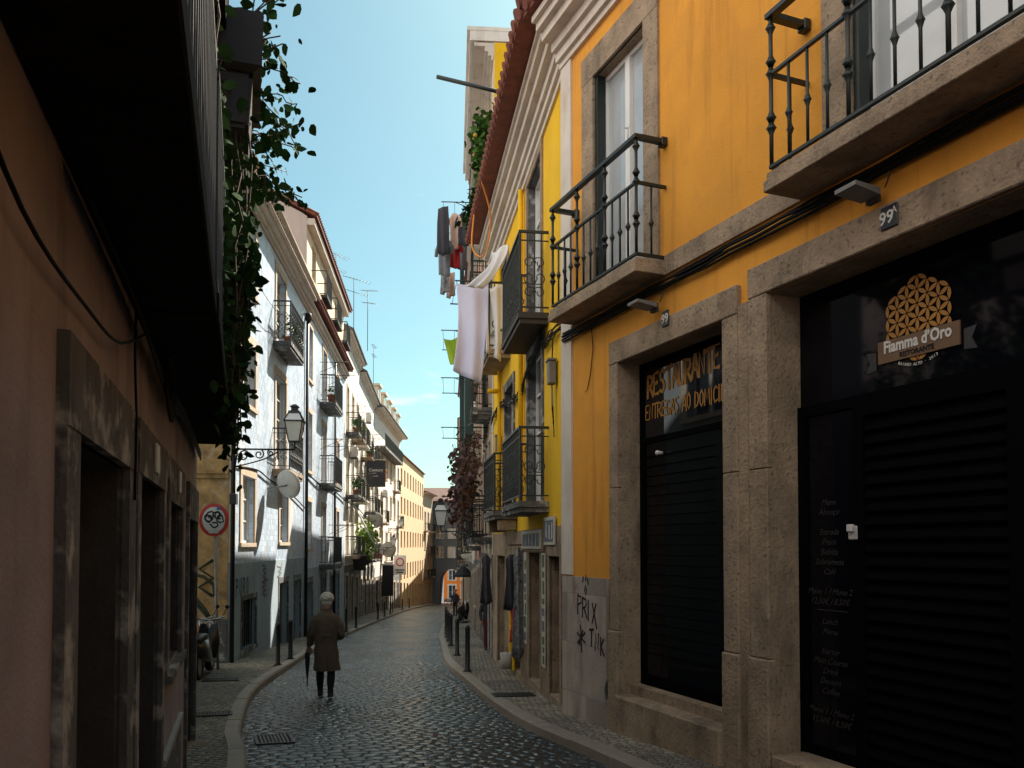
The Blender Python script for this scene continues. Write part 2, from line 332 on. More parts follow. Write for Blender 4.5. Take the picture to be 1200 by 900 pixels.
def text(body, size, f, u, d, z, m, parent, name='lettering', shear=0.0, bold=0.0, align='LEFT', sx=1.0, roll=0.0, ext=0.001):
    """lettering on a facade plane, read from outside"""
    cu = bpy.data.curves.new(name, 'FONT'); cu.body = body; cu.size = size; cu.shear = shear; cu.offset = bold
    cu.align_x = align; cu.extrude = ext; cu.resolution_u = 2
    t = bpy.data.objects.new(name, cu); COL.objects.link(t)
    bpy.context.view_layer.update()
    me = bpy.data.meshes.new_from_object(t.evaluated_get(bpy.context.evaluated_depsgraph_get()))
    bpy.data.objects.remove(t)
    o_ = f.off
    B = Matrix(((-1, 0, 0), (0, 0, 1), (0, 1, 0))).to_4x4()      # text x -> -x, text y -> z, text z -> outward
    me.transform(Matrix.Translation(Vector((f.sg * (u - o_[0]), d - o_[1], z - o_[2]))) @ B @ Matrix.Rotation(roll, 4, 'Z') @ Matrix.Diagonal((sx, 1, 1, 1)))
    me.materials.clear(); me.materials.append(MT[m])
    o = bpy.data.objects.new(name, me); COL.objects.link(o)
    if parent: o.parent = parent
    else: o.matrix_world = f.M()
    return o

# ------------------------------------------------------------------ facade pieces
def wallgrid(mb, u0, u1, z0, z1, ops, t, d=0.0, rv=None):
    """front face with openings and their reveals"""
    us = sorted(set([u0, u1] + [x for o in ops for x in o[:2] if u0 < x < u1]))
    zs = sorted(set([z0, z1] + [x for o in ops for x in o[2:4] if z0 < x < z1]))
    ins = lambda a, b: any(o[0] < a < o[1] and o[2] < b < o[3] for o in ops)
    for a, b in zip(us, us[1:]):
        run = None
        for k in range(len(zs)):
            last = k == len(zs) - 1
            solid = (not last) and not ins((a + b) / 2, (zs[k] + zs[k + 1]) / 2)
            if solid and run is None: run = zs[k]
            if not solid and run is not None:
                mb.face([(a, d, run), (b, d, run), (b, d, zs[k]), (a, d, zs[k])]); run = None
    mb = rv or mb
    for o in ops:
        a, b, c, e = max(o[0], u0), min(o[1], u1), max(o[2], z0), min(o[3], z1)
        if a >= b or c >= e: continue
        mb.face([(a, d, c), (a, d - t, c), (a, d - t, e), (a, d, e)])
        mb.face([(b, d, c), (b, d - t, c), (b, d - t, e), (b, d, e)])
        if o[3] <= z1: mb.face([(a, d, e), (b, d, e), (b, d - t, e), (a, d - t, e)])
        if o[2] >= z0: mb.face([(a, d, c), (b, d, c), (b, d - t, c), (a, d - t, c)])

def house(name, label, P0, P1, side, z0, z1, wall, ops=(), depth=8.0, t=0.24, plinth=None, zp=None, group='houses along the street', cat='house', reveal=None):
    f = frame(P0, P1, side); U = math.hypot(P1[0] - P0[0], P1[1] - P0[1])
    f.off = (0, 0, z0); f.U = U
    root = thing(name, f, label, cat, group); root.location.z = z0
    ops = [o for o in ops]
    m = MB(f); zb = zp if plinth else z0
    wallgrid(m, 0, U, zb, z1, ops, t, rv=MB(f) if reveal else None)
    if reveal:
        for o in ops:
            rv = MB(f); dm = MB(f); wallgrid(dm, o[0] - .01, o[1] + .01, max(zb, o[2] - .01), o[3] + .01, [o], t, rv=rv); dm.bm.free()
            if len(rv.bm.faces): rv.build('opening_reveal', reveal, root, norm=False)
            else: rv.bm.free()
    m.face([(0, 0, z0), (0, -depth, z0), (0, -depth, z1), (0, 0, z1)]); m.face([(U, 0, z0), (U, -depth, z0), (U, -depth, z1), (U, 0, z1)])
    m.face([(0, -depth, z0), (U, -depth, z0), (U, -depth, z1), (0, -depth, z1)])
    m.face([(0, 0, z1), (U, 0, z1), (U, -depth, z1), (0, -depth, z1)])
    m.face([(0, -t - 0.02, z0), (U, -t - 0.02, z0), (U, -t - 0.02, z1), (0, -t - 0.02, z1)])
    m.build('wall', wall, root, norm=False)
    if plinth:
        p = MB(f); wallgrid(p, 0, U, z0, zp, ops, t + 0.015, 0.015)
        p.face([(0, 0.015, zp), (U, 0.015, zp), (U, 0, zp), (0, 0, zp)]); p.face([(0, 0.015, z0), (0, 0, z0), (0, 0, zp), (0, 0.015, zp)])
        p.build('plinth', plinth, root, norm=False)
    return f, root

def surround(f, parent, u0, u1, z0, z1, w=0.16, m='quoin', proud=0.03, sill=True, name='surround'):
    b = MB(f)
    b.box(u0 - w, u0, -0.02, proud, z0, z1); b.box(u1, u1 + w, -0.02, proud, z0, z1)
    b.box(u0 - w - 0.003, u1 + w + 0.003, -0.02, proud + 0.004, z1, z1 + w * 1.15)
    if sill: b.box(u0 - w - 0.02, u1 + w + 0.02, -0.02, proud + 0.03, z0 - 0.10, z0)
    return b.build(name, m, parent)

def window(f, root, u0, u1, z0, z1, sur='quoin', frame_m='white_paint', glass='glass', bars=2, w=0.15, sill=True, leaves=2, rec=0.13, panel=0.0, name='window', label=None):
    b = MB(f); d0, d1 = -rec - 0.05, -rec; fw = 0.055
    b.box(u0 + .002, u0 + fw, d0, d1, z0 + .002, z1 - .002); b.box(u1 - fw, u1 - .002, d0, d1, z0 + .002, z1 - .002)
    b.box(u0 + fw, u1 - fw, d0, d1 - .002, z0 + .002, z0 + fw); b.box(u0 + fw, u1 - fw, d0, d1 - .002, z1 - fw, z1 - .002)
    for k in range(1, leaves):
        c = u0 + (u1 - u0) * k / leaves
        b.box(c - 0.05, c + 0.05, d0, d1 + 0.012, z0 + fw, z1 - fw)
    for k in range(leaves):
        a = u0 + (u1 - u0) * k / leaves; c = u0 + (u1 - u0) * (k + 1) / leaves
        zz0 = z0 + panel
        if panel: b.box(a + 0.056, c - 0.056, d0, d1 - 0.01, z0 + fw + .001, z0 + panel)
        for j in range(1, bars):
            zb_ = zz0 + (z1 - zz0) * j / bars
            b.box(a + 0.056, c - 0.056, d0, d1 - 0.006, zb_ - 0.016, zb_ + 0.016)
    o = b.build(name, frame_m, root)
    if label: o['label'] = label
    g = MB(f); g.face([(u0 + .01, d0 + 0.012, z0 + .01), (u1 - .01, d0 + 0.012, z0 + .01), (u1 - .01, d0 + 0.012, z1 - .01), (u0 + .01, d0 + 0.012, z1 - .01)]); g.build('pane', glass, o)
    if sur: surround(f, o, u0, u1, z0, z1, w, sur, sill=sill)
    return o

def door(f, root, u0, u1, z0, z1, m='darkwood', sur='quoin', w=0.16, rec=0.17, handle=True, name='door', panels=True):
    b = MB(f); b.box(u0 + .003, u1 - .003, -rec - 0.05, -rec, z0 + .003, z1 - .003)
    if panels:
        c = (u0 + u1) / 2
        for a, e in ((u0 + .06, c - .03), (c + .03, u1 - .06)):
            h = z1 - z0
            for p, q in ((0.05, 0.36), (0.42, 0.74), (0.80, 0.95)):
                b.box(a, e, -rec - .001, -rec + 0.018, z0 + h * p, z0 + h * q)
    o = b.build(name, m, root)
    if handle:
        h = MB(f); zc = z0 + min(1.0, (z1 - z0) * .45); h.tube([((u0 + u1) / 2 + .05, -rec, zc), ((u0 + u1) / 2 + .05, -rec + .06, zc), ((u0 + u1) / 2 + .16, -rec + .06, zc)], 0.012); h.build('handle', 'galv', o)
    if sur: surround(f, o, u0, u1, z0, z1, w, sur, sill=False)
    return o

def louvre(f, root, u0, u1, z0, z1, m='greenwood', rec=0.1, pitch=0.07, name='shutter'):
    b = MB(f); b.box(u0 + .002, u0 + .05, -rec - .05, -rec, z0 + .002, z1 - .002); b.box(u1 - .05, u1 - .002, -rec - .05, -rec, z0 + .002, z1 - .002)
    b.box(u0 + .05, u1 - .05, -rec - .05, -rec - .045, z0 + .002, z1 - .002)
    z = z0 + .03
    while z < z1 - .05:
        b.loft([[(u0 + .05, -rec - .04, z + pitch * .8), (u0 + .05, -rec - .002, z), (u0 + .05, -rec - .002, z + .014), (u0 + .05, -rec - .04, z + pitch * .8 + .014)],
                [(u1 - .05, -rec - .04, z + pitch * .8), (u1 - .05, -rec - .002, z), (u1 - .05, -rec - .002, z + .014), (u1 - .05, -rec - .04, z + pitch * .8 + .014)]], smooth=False)
        z += pitch
    return b.build(name, m, root)

def spiral(c, r, a0, turns, n=14, sgn=1):
    return [(c[0] + r * (1 - .75 * k / n) * math.cos(a0 + sgn * turns * 2 * math.pi * k / n), c[1] + r * (1 - .75 * k / n) * math.sin(a0 + sgn * turns * 2 * math.pi * k / n)) for k in range(n + 1)]

def balcony(f, root, u0, u1, z, dp, h=1.05, th=0.14, style='bars', slab='stone', iron='iron', step=0.12, name='balcony'):
    b = MB(f)
    if style == 'thin':
        b.box(u0, u1, 0.003, dp, z - th, z)
    else:
        b.box(u0, u1, 0.003, dp, z - th * .55, z); b.box(u0 + .03, u1 - .03, 0.003, dp - .03, z - th, z - th * .55)
    sl = b.build(name, slab, root)
    r = MB(f); e = 0.035; d = dp - e; a, c = u0 + e, u1 - e
    def rail(zz, w, hh):
        r.box(a - w, c + w, d - w, d + w, zz - hh, zz); r.box(a - w, a + w, 0.004, d - w, zz - hh, zz); r.box(c - w, c + w, 0.004, d - w, zz - hh, zz)
    rail(z + h, 0.022, 0.035); rail(z + 0.09, 0.012, 0.02)
    if style != 'thin': rail(z + h - 0.14, 0.010, 0.016)
    n = max(2, int((c - a) / step))
    for k in range(n + 1):
        u = a + (c - a) * k / n; q = 0.016 if k in (0, n) else 0.0085
        r.box(u - q, u + q, d - q, d + q, z + (0.0 if k in (0, n) else 0.07), z + h - .03)
    m = max(1, int(d / step))
    for uu in (a, c):
        for k in range(1, m):
            dd = d * k / m
            r.box(uu - .0085, uu + .0085, dd - .0085, dd + .0085, z + .07, z + h - .03)
    if style in ('scroll', 'ornate'):
        for uu in (a, c):
            for zz, rr, sg in ((z + .30, .10, 1), (z + .52, .12, -1), (z + .74, .10, 1)):
                for dd, s2 in ((d * .33, 1), (d * .68, -1)):
                    r.tube([(uu, dd + s2 * (p - .0), zz + q) for p, q in spiral((0, 0), rr, 0, 1.1, 12, sg)], 0.008, 4)
        kk = max(2, int((c - a) / 0.24))
        for k in range(kk):
            uu = a + (c - a) * (k + .5) / kk
            for zz, sg in ((z + .26, 1), (z + .46, -1), (z + .72, 1)):
                r.tube([(uu + p, d, zz + q) for p, q in spiral((0, 0), .095, 0, 1.1, 10, sg)], 0.008, 4)
    r.build('railing', iron, sl)
    return sl

def cornice(f, root, u0, u1, z, m='trim', prof=((0.0, 0.06, .0), (.10, .12, .0), (.18, .2, 0), (.30, .30, 0)), name='cornice'):
    """stepped moulding: (height above z, projection)"""
    b = MB(f); hs = [p[0] for p in prof] + [prof[-1][0] + .08]
    for k, p in enumerate(prof): b.box(u0 - .002 * k, u1 + .002 * k, -0.02, p[1], z + hs[k], z + hs[k + 1])
    return b.build(name, m, root)

def tileroof(f, root, u0, u1, z, over=0.35, rise=1.4, run=4.0, back=8.0, m='roof', tiles=True, step=0.22):
    b = MB(f)
    P = lambda u: [(u, over, z), (u, over, z + .05), (u, -run, z + rise + .05), (u, -back, z + .05), (u, -back, z)]
    b.loft([P(u0), P(u1)], smooth=False)
    if tiles:
        n = int((u1 - u0) / step); sl = rise / (run + over)
        for k in range(n + 1):
            u = u0 + (u1 - u0) * k / n
            pts = [(u, over + .05 - q * 0.42, z + .07 + sl * (q * 0.42) + (0.012 if q % 2 else 0)) for q in range(0, int((run + over) / .42))]
            b.tube(pts, 0.075, 6)
    return b.build('roof', m, root)

def leaves(mb, centers, n, spread, size, seed=1, droop=0.4):
    rnd = random.Random(seed)
    for k in range(n):
        c = Vector(rnd.choice(centers)); p = c + Vector((rnd.gauss(0, spread[0]), rnd.gauss(0, spread[1]), rnd.gauss(0, spread[2])))
        t = Vector((rnd.uniform(-1, 1), rnd.uniform(-1, 1), rnd.uniform(-1, .5) - droop)).normalized()
        a = t.cross(Vector((rnd.uniform(-1, 1), rnd.uniform(-1, 1), rnd.uniform(-1, 1)))).normalized()
        nn = t.cross(a); l = size * rnd.uniform(.45, 1.5); w = l * rnd.uniform(.3, .42)
        mb.face([p, p + t * l * .18 + a * w * .75 + nn * l * .03, p + t * l * .5 + a * w + nn * l * .06, p + t * l * .8 + a * w * .5 + nn * l * .02, p + t * l, p + t * l * .8 - a * w * .5 + nn * l * .02, p + t * l * .5 - a * w + nn * l * .06, p + t * l * .18 - a * w * .75 + nn * l * .03])

# ------------------------------------------------------------------ ground, road, pavements, kerbs
def cr(pts, n=6):
    out = []
    for i in range(len(pts) - 1):
        p0, p1, p2, p3 = [Vector(pts[max(0, min(len(pts) - 1, i + k))]) for k in (-1, 0, 1, 2)]
        for j in range(n):
            t = j / n
            out.append(0.5 * ((2 * p1) + (p2 - p0) * t + (2 * p0 - 5 * p1 + 4 * p2 - p3) * t * t + (3 * p1 - p0 - 3 * p2 + p3) * t ** 3))
    out.append(Vector(pts[-1])); return out
KR = cr([(8.0, -11), (5.3, -4), (3.2, 1.2), (1.9, 5), (0.93, 8.2), (0.0, 11.0), (-0.87, 15.55), (-1.55, 19.5), (-2.08, 24.7), (-2.75, 31.7), (-3.6, 45), (-4.58, 60), (-5.7, 82), (-7.2, 104), (-7.4, 135)])
KL = cr([(3.6, -11), (1.5, -4), (-0.1, 1), (-1.55, 5), (-2.62, 8.3), (-3.22, 10.0), (-4.18, 13.7), (-4.8, 18.0), (-5.69, 25.4), (-6.78, 39), (-7.9, 55), (-8.85, 72), (-9.5, 90), (-9.75, 108), (-9.8, 135)])
b = MB(W)
for y0, y1 in ((-150, -30), (-30, 0), (0, 40), (40, 80), (80, 118), (118, 700)):
    b.face([(-400, y0, gz(y0, -.03)), (400, y0, gz(y0, -.03)), (400, y1, gz(y1, -.03)), (-400, y1, gz(y1, -.03))])
tag(b.build('ground', 'earth'), kind='structure')
b = MB(W)
n = len(KR)
for i in range(n - 1):
    a, c, e, g = KL[i], KR[i], KR[i + 1], KL[i + 1]
    b.face([(a.x, a.y, gz(a.y)), (c.x, c.y, gz(c.y)), (e.x, e.y, gz(e.y)), (g.x, g.y, gz(g.y))])
tag(b.build('road', 'road'), kind='structure')
KW = 0.17
def offs(K, s):
    out = []
    for i, p in enumerate(K):
        t = (K[min(i + 1, len(K) - 1)] - K[max(0, i - 1)]).normalized(); out.append(p + Vector((t.y, -t.x)) * s)
    return out
for K, s, nm in ((KR, 1, 'right'), (KL, -1, 'left')):
    Ko = offs(K, s * KW); Kf = offs(K, s * 7.0)
    b = MB(W)
    for i in range(n - 1):
        p, q, r_, t_ = Ko[i], Kf[i], Kf[i + 1], Ko[i + 1]
        b.face([(p.x, p.y, gz(p.y, PAV - .004)), (q.x, q.y, gz(q.y, PAV - .004)), (r_.x, r_.y, gz(r_.y, PAV - .004)), (t_.x, t_.y, gz(t_.y, PAV - .004))])
    tag(b.build('pavement', 'calcada'), kind='structure')
    # kerb: separate stones laid along the line
    b = MB(W); acc = 0.0; L_ = []
    for i in range(n - 1):
        seg = (K[i + 1] - K[i]).length; m_ = max(1, int(seg / 0.12))
        for j in range(m_): L_.append((K[i].lerp(K[i + 1], j / m_), Ko[i].lerp(Ko[i + 1], j / m_)))
    st, acc = 0, 0.0
    for i in range(1, len(L_)):
        acc += (L_[i][0] - L_[i - 1][0]).length
        if acc > 0.95 or i == len(L_) - 1:
            rings = []
            for k in range(st, i + 1):
                p, q = L_[k]; dq = (q - p).normalized()
                if k == st: sh = (L_[k + 1][0] - L_[k][0]).normalized() * 0.006
                elif k == i: sh = (L_[k - 1][0] - L_[k][0]).normalized() * 0.006
                else: sh = Vector((0, 0))
                p, q = p + sh, q + sh
                hh = PAV + 0.004 + 0.006 * math.sin(st * 1.7)
                rings.append([(p.x - dq.x * .012, p.y - dq.y * .012, gz(p.y, -.05)), (p.x, p.y, gz(p.y, hh - .03)), (p.x + dq.x * .025, p.y + dq.y * .025, gz(p.y, hh)), (q.x, q.y, gz(q.y, hh)), (q.x, q.y, gz(q.y, -.05))])
            b.loft(rings, smooth=False); st, acc = i, 0.0
    tag(b.build('kerb', 'kerb'), kind='structure')

def grate(x, y, rz, L_, w_, z, bars, label, name='drain_grate', along=True):
    f = wf(x, y, z, rz); root = thing(name, f, label, 'drain grate', 'iron grates in street and pavement')
    slope = Matrix.Rotation(-math.atan(S) * math.cos(rz), 4, 'X')
    b = MB(f); h = .012
    b.box(-L_ / 2, L_ / 2, -w_ / 2, -w_ / 2 + .035, z, z + h); b.box(-L_ / 2, L_ / 2, w_ / 2 - .035, w_ / 2, z, z + h)
    b.box(-L_ / 2, -L_ / 2 + .035, -w_ / 2 + .035, w_ / 2 - .035, z, z + h); b.box(L_ / 2 - .035, L_ / 2, -w_ / 2 + .035, w_ / 2 - .035, z, z + h)
    for k in range(bars):
        u = -L_ / 2 + .05 + (L_ - .1) * (k + .5) / bars; b.box(u - .011, u + .011, -w_ / 2 + .035, w_ / 2 - .035, z + .001, z + h - .001)
    b.build('frame', 'iron_grate', root)
    b = MB(f); b.face([(-L_ / 2 + .02, -w_ / 2 + .02, z + .003), (L_ / 2 - .02, -w_ / 2 + .02, z + .003), (L_ / 2 - .02, w_ / 2 - .02, z + .003), (-L_ / 2 + .02, w_ / 2 - .02, z + .003)]); b.build('shaft', 'black', root)
    root.matrix_world = Matrix.Translation((x, y, z)) @ Matrix.Rotation(-math.atan(S), 4, 'X') @ Matrix.Rotation(rz, 4, 'Z')
grate(-2.72, 9.62, R(20), .42, .62, gz(9.62, .006), 8, 'iron drain grate with wide bars in the road by the left kerb')
grate(-3.86, 10.75, R(18), .55, .34, gz(10.75, PAV + .003), 14, 'narrow fine-barred grate in the left pavement beside the pink house')
grate(0.02, 12.75, R(10), .62, .42, gz(12.75, PAV + .003), 14, 'black ribbed grate in the right pavement before the poster doors')
grate(-5.15, 14.9, R(15), .62, .5, gz(14.9, PAV + .003), 14, 'square dark grate in the left pavement near the parked scooter')

# ================================================================== RIGHT: orange restaurant house
oP1 = (1.6 + .3 * .3778, 10.6 + .3 * -.9259)  # placeholder, replaced below
eO = Vector((-.408, 1)).normalized()
O0 = Vector((.78, 10.6)) + eO * 0.3          # far (left) end of the facade
UO = 22.0
# local u runs away from the camera, so start the frame at the near end
On = O0 - eO * UO
K = UO - 0.3                                   # measured u=0 sits at K in house coordinates
zO = -0.75
z99 = (K - 3.17, K - 1.22, 0.02, 3.78)
zA = (K - 7.2, K - 3.79, -0.06, 3.86)
w1 = (K - 1.77, K - 0.60, 4.62, 7.42)
w2 = (K - 6.25, K - 4.74, 4.62, 7.42)
ops = [z99, zA, w1, w2, (K - 10.6, K - 9.2, 4.62, 7.42), (K - 10.8, K - 8.9, .1, 3.8), (K - 15, K - 13.6, 4.62, 7.42)]
f, house_o = house('orange_house', 'orange plastered house with white cornice over a dark restaurant front', (On.x, On.y), (O0.x, O0.y), 1, zO, 8.05, 'orange', ops, depth=7, t=0.36, group=None, reveal='stone')
FO = f
# white corner pilaster, stone plinth tiles, stone string course
b = MB(f); b.box(K + .005, K + .295, -.02, .03, 1.34, 8.0); b.build('corner_pilaster', 'trim', house_o)
b = MB(f); b.box(K - .96, K + .29, -.02, .022, zO, 1.32); b.build('tiled_pier', 'slabtile', house_o)
b = MB(f); b.box(0, K - 0.002, -.02, .035, 4.50, 4.70); b.build('string_course', 'stone', house_o)
cornice(f, house_o, 0, K + .3, 7.98, 'trim', ((0, .05), (.08, .10), (.2, .16), (.32, .30), (.44, .38), (.54, .44)))
tileroof(f, house_o, 0, K + .45, 8.62, over=.52, rise=1.2, run=3.4, back=7)
# stone door surrounds with plinth blocks
def portal(u0, u1, ztop, hl, lw, rw, zb):
    b = MB(f)
    for a, c in ((u0 - lw, u0), (u1, u1 + rw)):
        for p, q_ in ((.744, 2.36), (2.364, ztop)): b.box(a, c, -.02, .055, p, q_, .009)
    b.box(u0 - lw - .02, u0 + .012, -.02, .075, zb, 0.74, .012); b.box(u1 - .012, u1 + rw + .02, -.02, .075, zb, 0.74, .012)
    b.box(u0 - lw - .001, u1 + rw + .001, -.02, .057, ztop + .003, ztop + hl, .01)
    b.build('stone_portal', 'stone', house_o)
portal(z99[0], z99[1], 3.78, .27, .22, .19, zO)
portal(zA[0], zA[1], 3.86, .27, .3, .245, zO)
b = MB(f); b.box(K - 3.53, K - 3.392, -.02, .04, zO, 3.86); b.build('pier_infill', 'stone', house_o)
b = MB(f); b.box(z99[0] + .0, z99[1] + .02, -.3, .12, zO, .035, .015); b.box(z99[0] + .003, z99[1] - .003, -.3, -.10, .035, .14); b.build('door_step', 'stone', house_o)
b = MB(f); b.box(zA[0], zA[1] - .02, -.3, .06, zO, -.045, .015); b.build('door_step', 'stone', house_o)
# windows with stone frame
for (u0, u1, z0, z1) in (w1, w2, (K - 10.6, K - 9.2, 4.62, 7.42), (K - 15, K - 13.6, 4.62, 7.42)):
    wdw = window(f, house_o, u0, u1, z0, z1, sur=None, frame_m='white_paint', glass='lightglass', bars=1, rec=.13, name='balcony_door')
    surround(f, wdw, u0, u1, z0, z1, .29, 'stone', .03, sill=False)
    g = MB(f); g.box(u1 - .055, u1 - .002, -.12, -.01, z0, z1 - .002); g.build('shutter_edge', 'greeniron', wdw)
# the two near balconies: turned balusters, two-level rails
def bead_balcony(u0, u1, z, dp, nposts):
    b = MB(f); b.box(u0, u1, .036, dp, z - .15, z - .06, .006); b.box(u0 + .02, u1 - .02, .036, dp - .02, z - .06, z)
    sl = b.build('balcony', 'stone', house_o)
    r = MB(f); d = dp - .045; a, c = u0 + .05, u1 - .05
    zt, zm, zl = z + 1.28, z + .80, z + .06
    for zz, w_, h_ in ((zt, .034, .045), (zm, .017, .03), (zl, .017, .03)):
        r.box(a - w_, c + w_, d - w_, d + w_, zz - h_, zz, .004)
        for uu in (a, c): r.box(uu - w_, uu + w_, .005, d - w_, zz - h_, zz)
    for uu in (a, c): r.box(uu - .045, uu + .045, .004, .07, zt - .07, zt + .02, .006)
    def post(u, dd, top, big):
        k = 1.35 if big else 1.0; h = top - zl; pr = [(.012 * k, zl)]
        cs = ((.28, .5, .78) if not big else (.25, .32, .62, .70, .93)) if top > zm + .1 else (.45,)
        if top <= zm + .1 and big: cs = (.4, .5)
        for q in cs:
            zc = zl + h * q; pr += [(.012 * k, zc - .05), (.024 * k, zc - .012), (.031 * k, zc), (.024 * k, zc + .012), (.012 * k, zc + .05)]
        pr += [(.012 * k, top)]; r.lathe(u, dd, pr, 8)
    n_ = nposts
    for k in range(n_ + 1):
        u = a + (c - a) * k / n_
        if k % 4 == 0: post(u, d, zt - .04, True)
        else: post(u, d, zm - .02, False)
    for uu in (a, c): post(uu, d * .5, zm - .02, False)
    r.build('railing', 'greeniron', sl)
bead_balcony(K - 2.22, K - .10, 4.64, .40, 12)
bead_balcony(K - 6.75, K - 4.22, 4.64, .42, 12)
bead_balcony(K - 11.1, K - 8.8, 4.64, .42, 12)
b = MB(f); b.tube([(K - 2.0, .35, 5.93), (K - 2.0, .35, 6.07), (K - 1.93, .35, 6.1)], .006, 4); b.tube([(K - 2.03, .35, 6.07), (K - 1.97, .35, 6.07)], .004, 4); b.build('railing_hook', 'galv', house_o)
# restaurant door 99: dark glass, transom bar, slatted lower leaf
u0, u1, z0, z1 = z99
b = MB(f); dz = -.26
b.box(u0 + .003, u0 + .07, dz - .05, dz + .02, z0 + .12, z1 - .003); b.box(u1 - .07, u1 - .003, dz - .05, dz + .02, z0 + .12, z1 - .003)
b.box(u0 + .07, u1 - .07, dz - .05, dz + .018, 2.86, 2.92); b.box(u0 + .07, u1 - .07, dz - .05, dz + .018, z1 - .08, z1 - .003); b.box(u0 + .07, u1 - .07, dz - .05, dz + .018, z0 + .12, z0 + .24)
d99 = b.build('restaurant_door', 'blackslat', house_o)
g = MB(f); g.face([(u0 + .05, dz, 2.9), (u1 - .05, dz, 2.9), (u1 - .05, dz, z1 - .05), (u0 + .05, dz, z1 - .05)]); g.build('transom_glass', 'transom', d99)
g = MB(f); g.face([(u0 + .05, dz - .006, z0 + .2), (u1 - .05, dz - .006, z0 + .2), (u1 - .05, dz - .006, 2.9), (u0 + .05, dz - .006, 2.9)]); g.build('door_glass', 'shopglass', d99)
g = MB(f)
z = .5
while z < 2.8:
    g.box(u0 + .55, u1 - .1, dz - .003, dz + .012, z, z + .006); z += .11
g.build('shutter_lines', 'blackslat', d99)
g = MB(f); g.tube([(K - 1.68, dz + .01, 2.72), (K - 1.68, dz + .06, 2.72)], .02, 8); g.sphere((K - 1.68, dz + .07, 2.72), .028); g.build('handle', 'signwhite', d99)
# hand painted capitals as strokes
GL = {
 'R': [[(0, 0), (.04, 1)], [(.02, .98), (.5, .9), (.55, .7), (.4, .52), (.05, .45)], [(.2, .48), (.62, 0)]],
 'E': [[(.5, .98), (.06, .95), (.03, .03), (.52, .0)], [(.05, .5), (.42, .52)]],
 'S': [[(.5, .9), (.3, 1), (.08, .85), (.12, .62), (.42, .45), (.5, .2), (.3, .0), (.04, .1)]],
 'T': [[(0, .95), (.62, 1)], [(.32, .97), (.3, 0)]],
 'A': [[(0, 0), (.3, 1), (.36, 1), (.6, 0)], [(.12, .33), (.52, .36)]],
 'U': [[(.04, 1), (.04, .3), (.16, .03), (.36, .02), (.5, .25), (.52, 1)]],
 'N': [[(.02, 0), (.06, 1), (.5, .02), (.54, 1)]],
 'G': [[(.5, .85), (.3, 1), (.08, .75), (.04, .3), (.22, .02), (.5, .15), (.5, .45), (.3, .45)]],
 'O': [[(.28, 1), (.06, .75), (.05, .28), (.26, 0), (.48, .22), (.5, .72), (.28, 1)]],
 'D': [[(.03, .0), (.06, 1), (.42, .82), (.52, .45), (.38, .12), (.02, .0)]],
 'M': [[(0, 0), (.1, 1), (.34, .35), (.58, 1), (.7, 0)]],
 'I': [[(.12, 0), (.14, 1)]], 'L': [[(.06, 1), (.03, .03), (.45, .0)]],
 'C': [[(.5, .86), (.3, 1), (.08, .75), (.04, .3), (.22, .02), (.5, .14)]], ' ': [],
 'P': [[(.0, 0), (.05, 1)], [(.02, .95), (.48, .9), (.5, .6), (.08, .48)]], 'X': [[(0, .05), (.5, 1)], [(.02, 1), (.6, -.2)]],
 'K': [[(0, 0), (.03, 1)], [(.48, .95), (.06, .5), (.55, 0)]],
}
def painted(word, f, ustart, uend, zb0, zb1, h, m, parent, d, stroke, name='lettering'):
    adv = {'I': .32, 'M': .85, ' ': .45}
    tot = sum(adv.get(c, .66) for c in word); b = MB(f); x = 0; rnd = random.Random(3)
    for c in word:
        w_ = adv.get(c, .66); dzj = rnd.uniform(-.04, .04)
        for st in GL[c]:
            pts = []
            for (p, q) in st:
                tt = (x + p * w_ / .66 * .98) / tot if c != 'M' else (x + p) / tot
                pts.append((ustart + (uend - ustart) * tt, zb0 + (zb1 - zb0) * tt + (q + dzj) * h))
            b.strip(pts, stroke, d)
        x += w_
    return b.build(name, m, parent)
painted('RESTAURANTE', f, K - 1.38, K - 2.74, 3.38, 3.46, .24, 'gold', d99, dz + .006, .042)
painted('ENTREGAS AO DOMICILIO', f, K - 1.33, K - 2.95, 3.13, 3.12, .165, 'gold', d99, dz + .006, .02)
# restaurant front 99A
u0, u1, z0, z1 = zA
dz = -.30
b = MB(f)
b.box(u0 + .003, u1 - .003, dz - .06, dz - .01, z0 + .003, z1 - .003)
b.box(u0 + .003, u1 - .003, dz - .01, dz + .03, 2.80, 2.89)
for a, c in ((u1 - .07, u1 - .003), (K - 4.52, K - 4.42), (K - 5.9, K - 5.74), (u0 + .003, u0 + .1)): b.box(a, c, dz - .01, dz + .03, z0 + .003, 2.80)
b.box(K - 5.74, K - 4.52, dz - .01, dz + .028, 2.72, 2.80)
front = b.build('restaurant_front', 'blackslat', house_o)
g = MB(f); g.face([(u0 + .02, dz - .007, 2.89), (u1 - .02, dz - .007, 2.89), (u1 - .02, dz - .007, z1 - .02), (u0 + .02, dz - .007, z1 - .02)]); g.build('sign_glass', 'shopglass', front)
g = MB(f); g.face([(K - 4.42, dz - .007, z0 + .1), (u1 - .07, dz - .007, z0 + .1), (u1 - .07, dz - .007, 2.8), (K - 4.42, dz - .007, 2.8)]); g.build('menu_glass', 'shopglass', front)
g = MB(f)
for a, c in ((K - 5.74, K - 4.52), (u0 + .1, K - 5.9)):
    z = z0 + .12
    while z < 2.68:
        g.loft([[(x_, dz - .008, z), (x_, dz + .022, z + .02), (x_, dz + .022, z + .03), (x_, dz - .008, z + .085)] for x_ in (a, c)], smooth=False); z += .105
g.build('roller_shutter', 'blackslat', front)
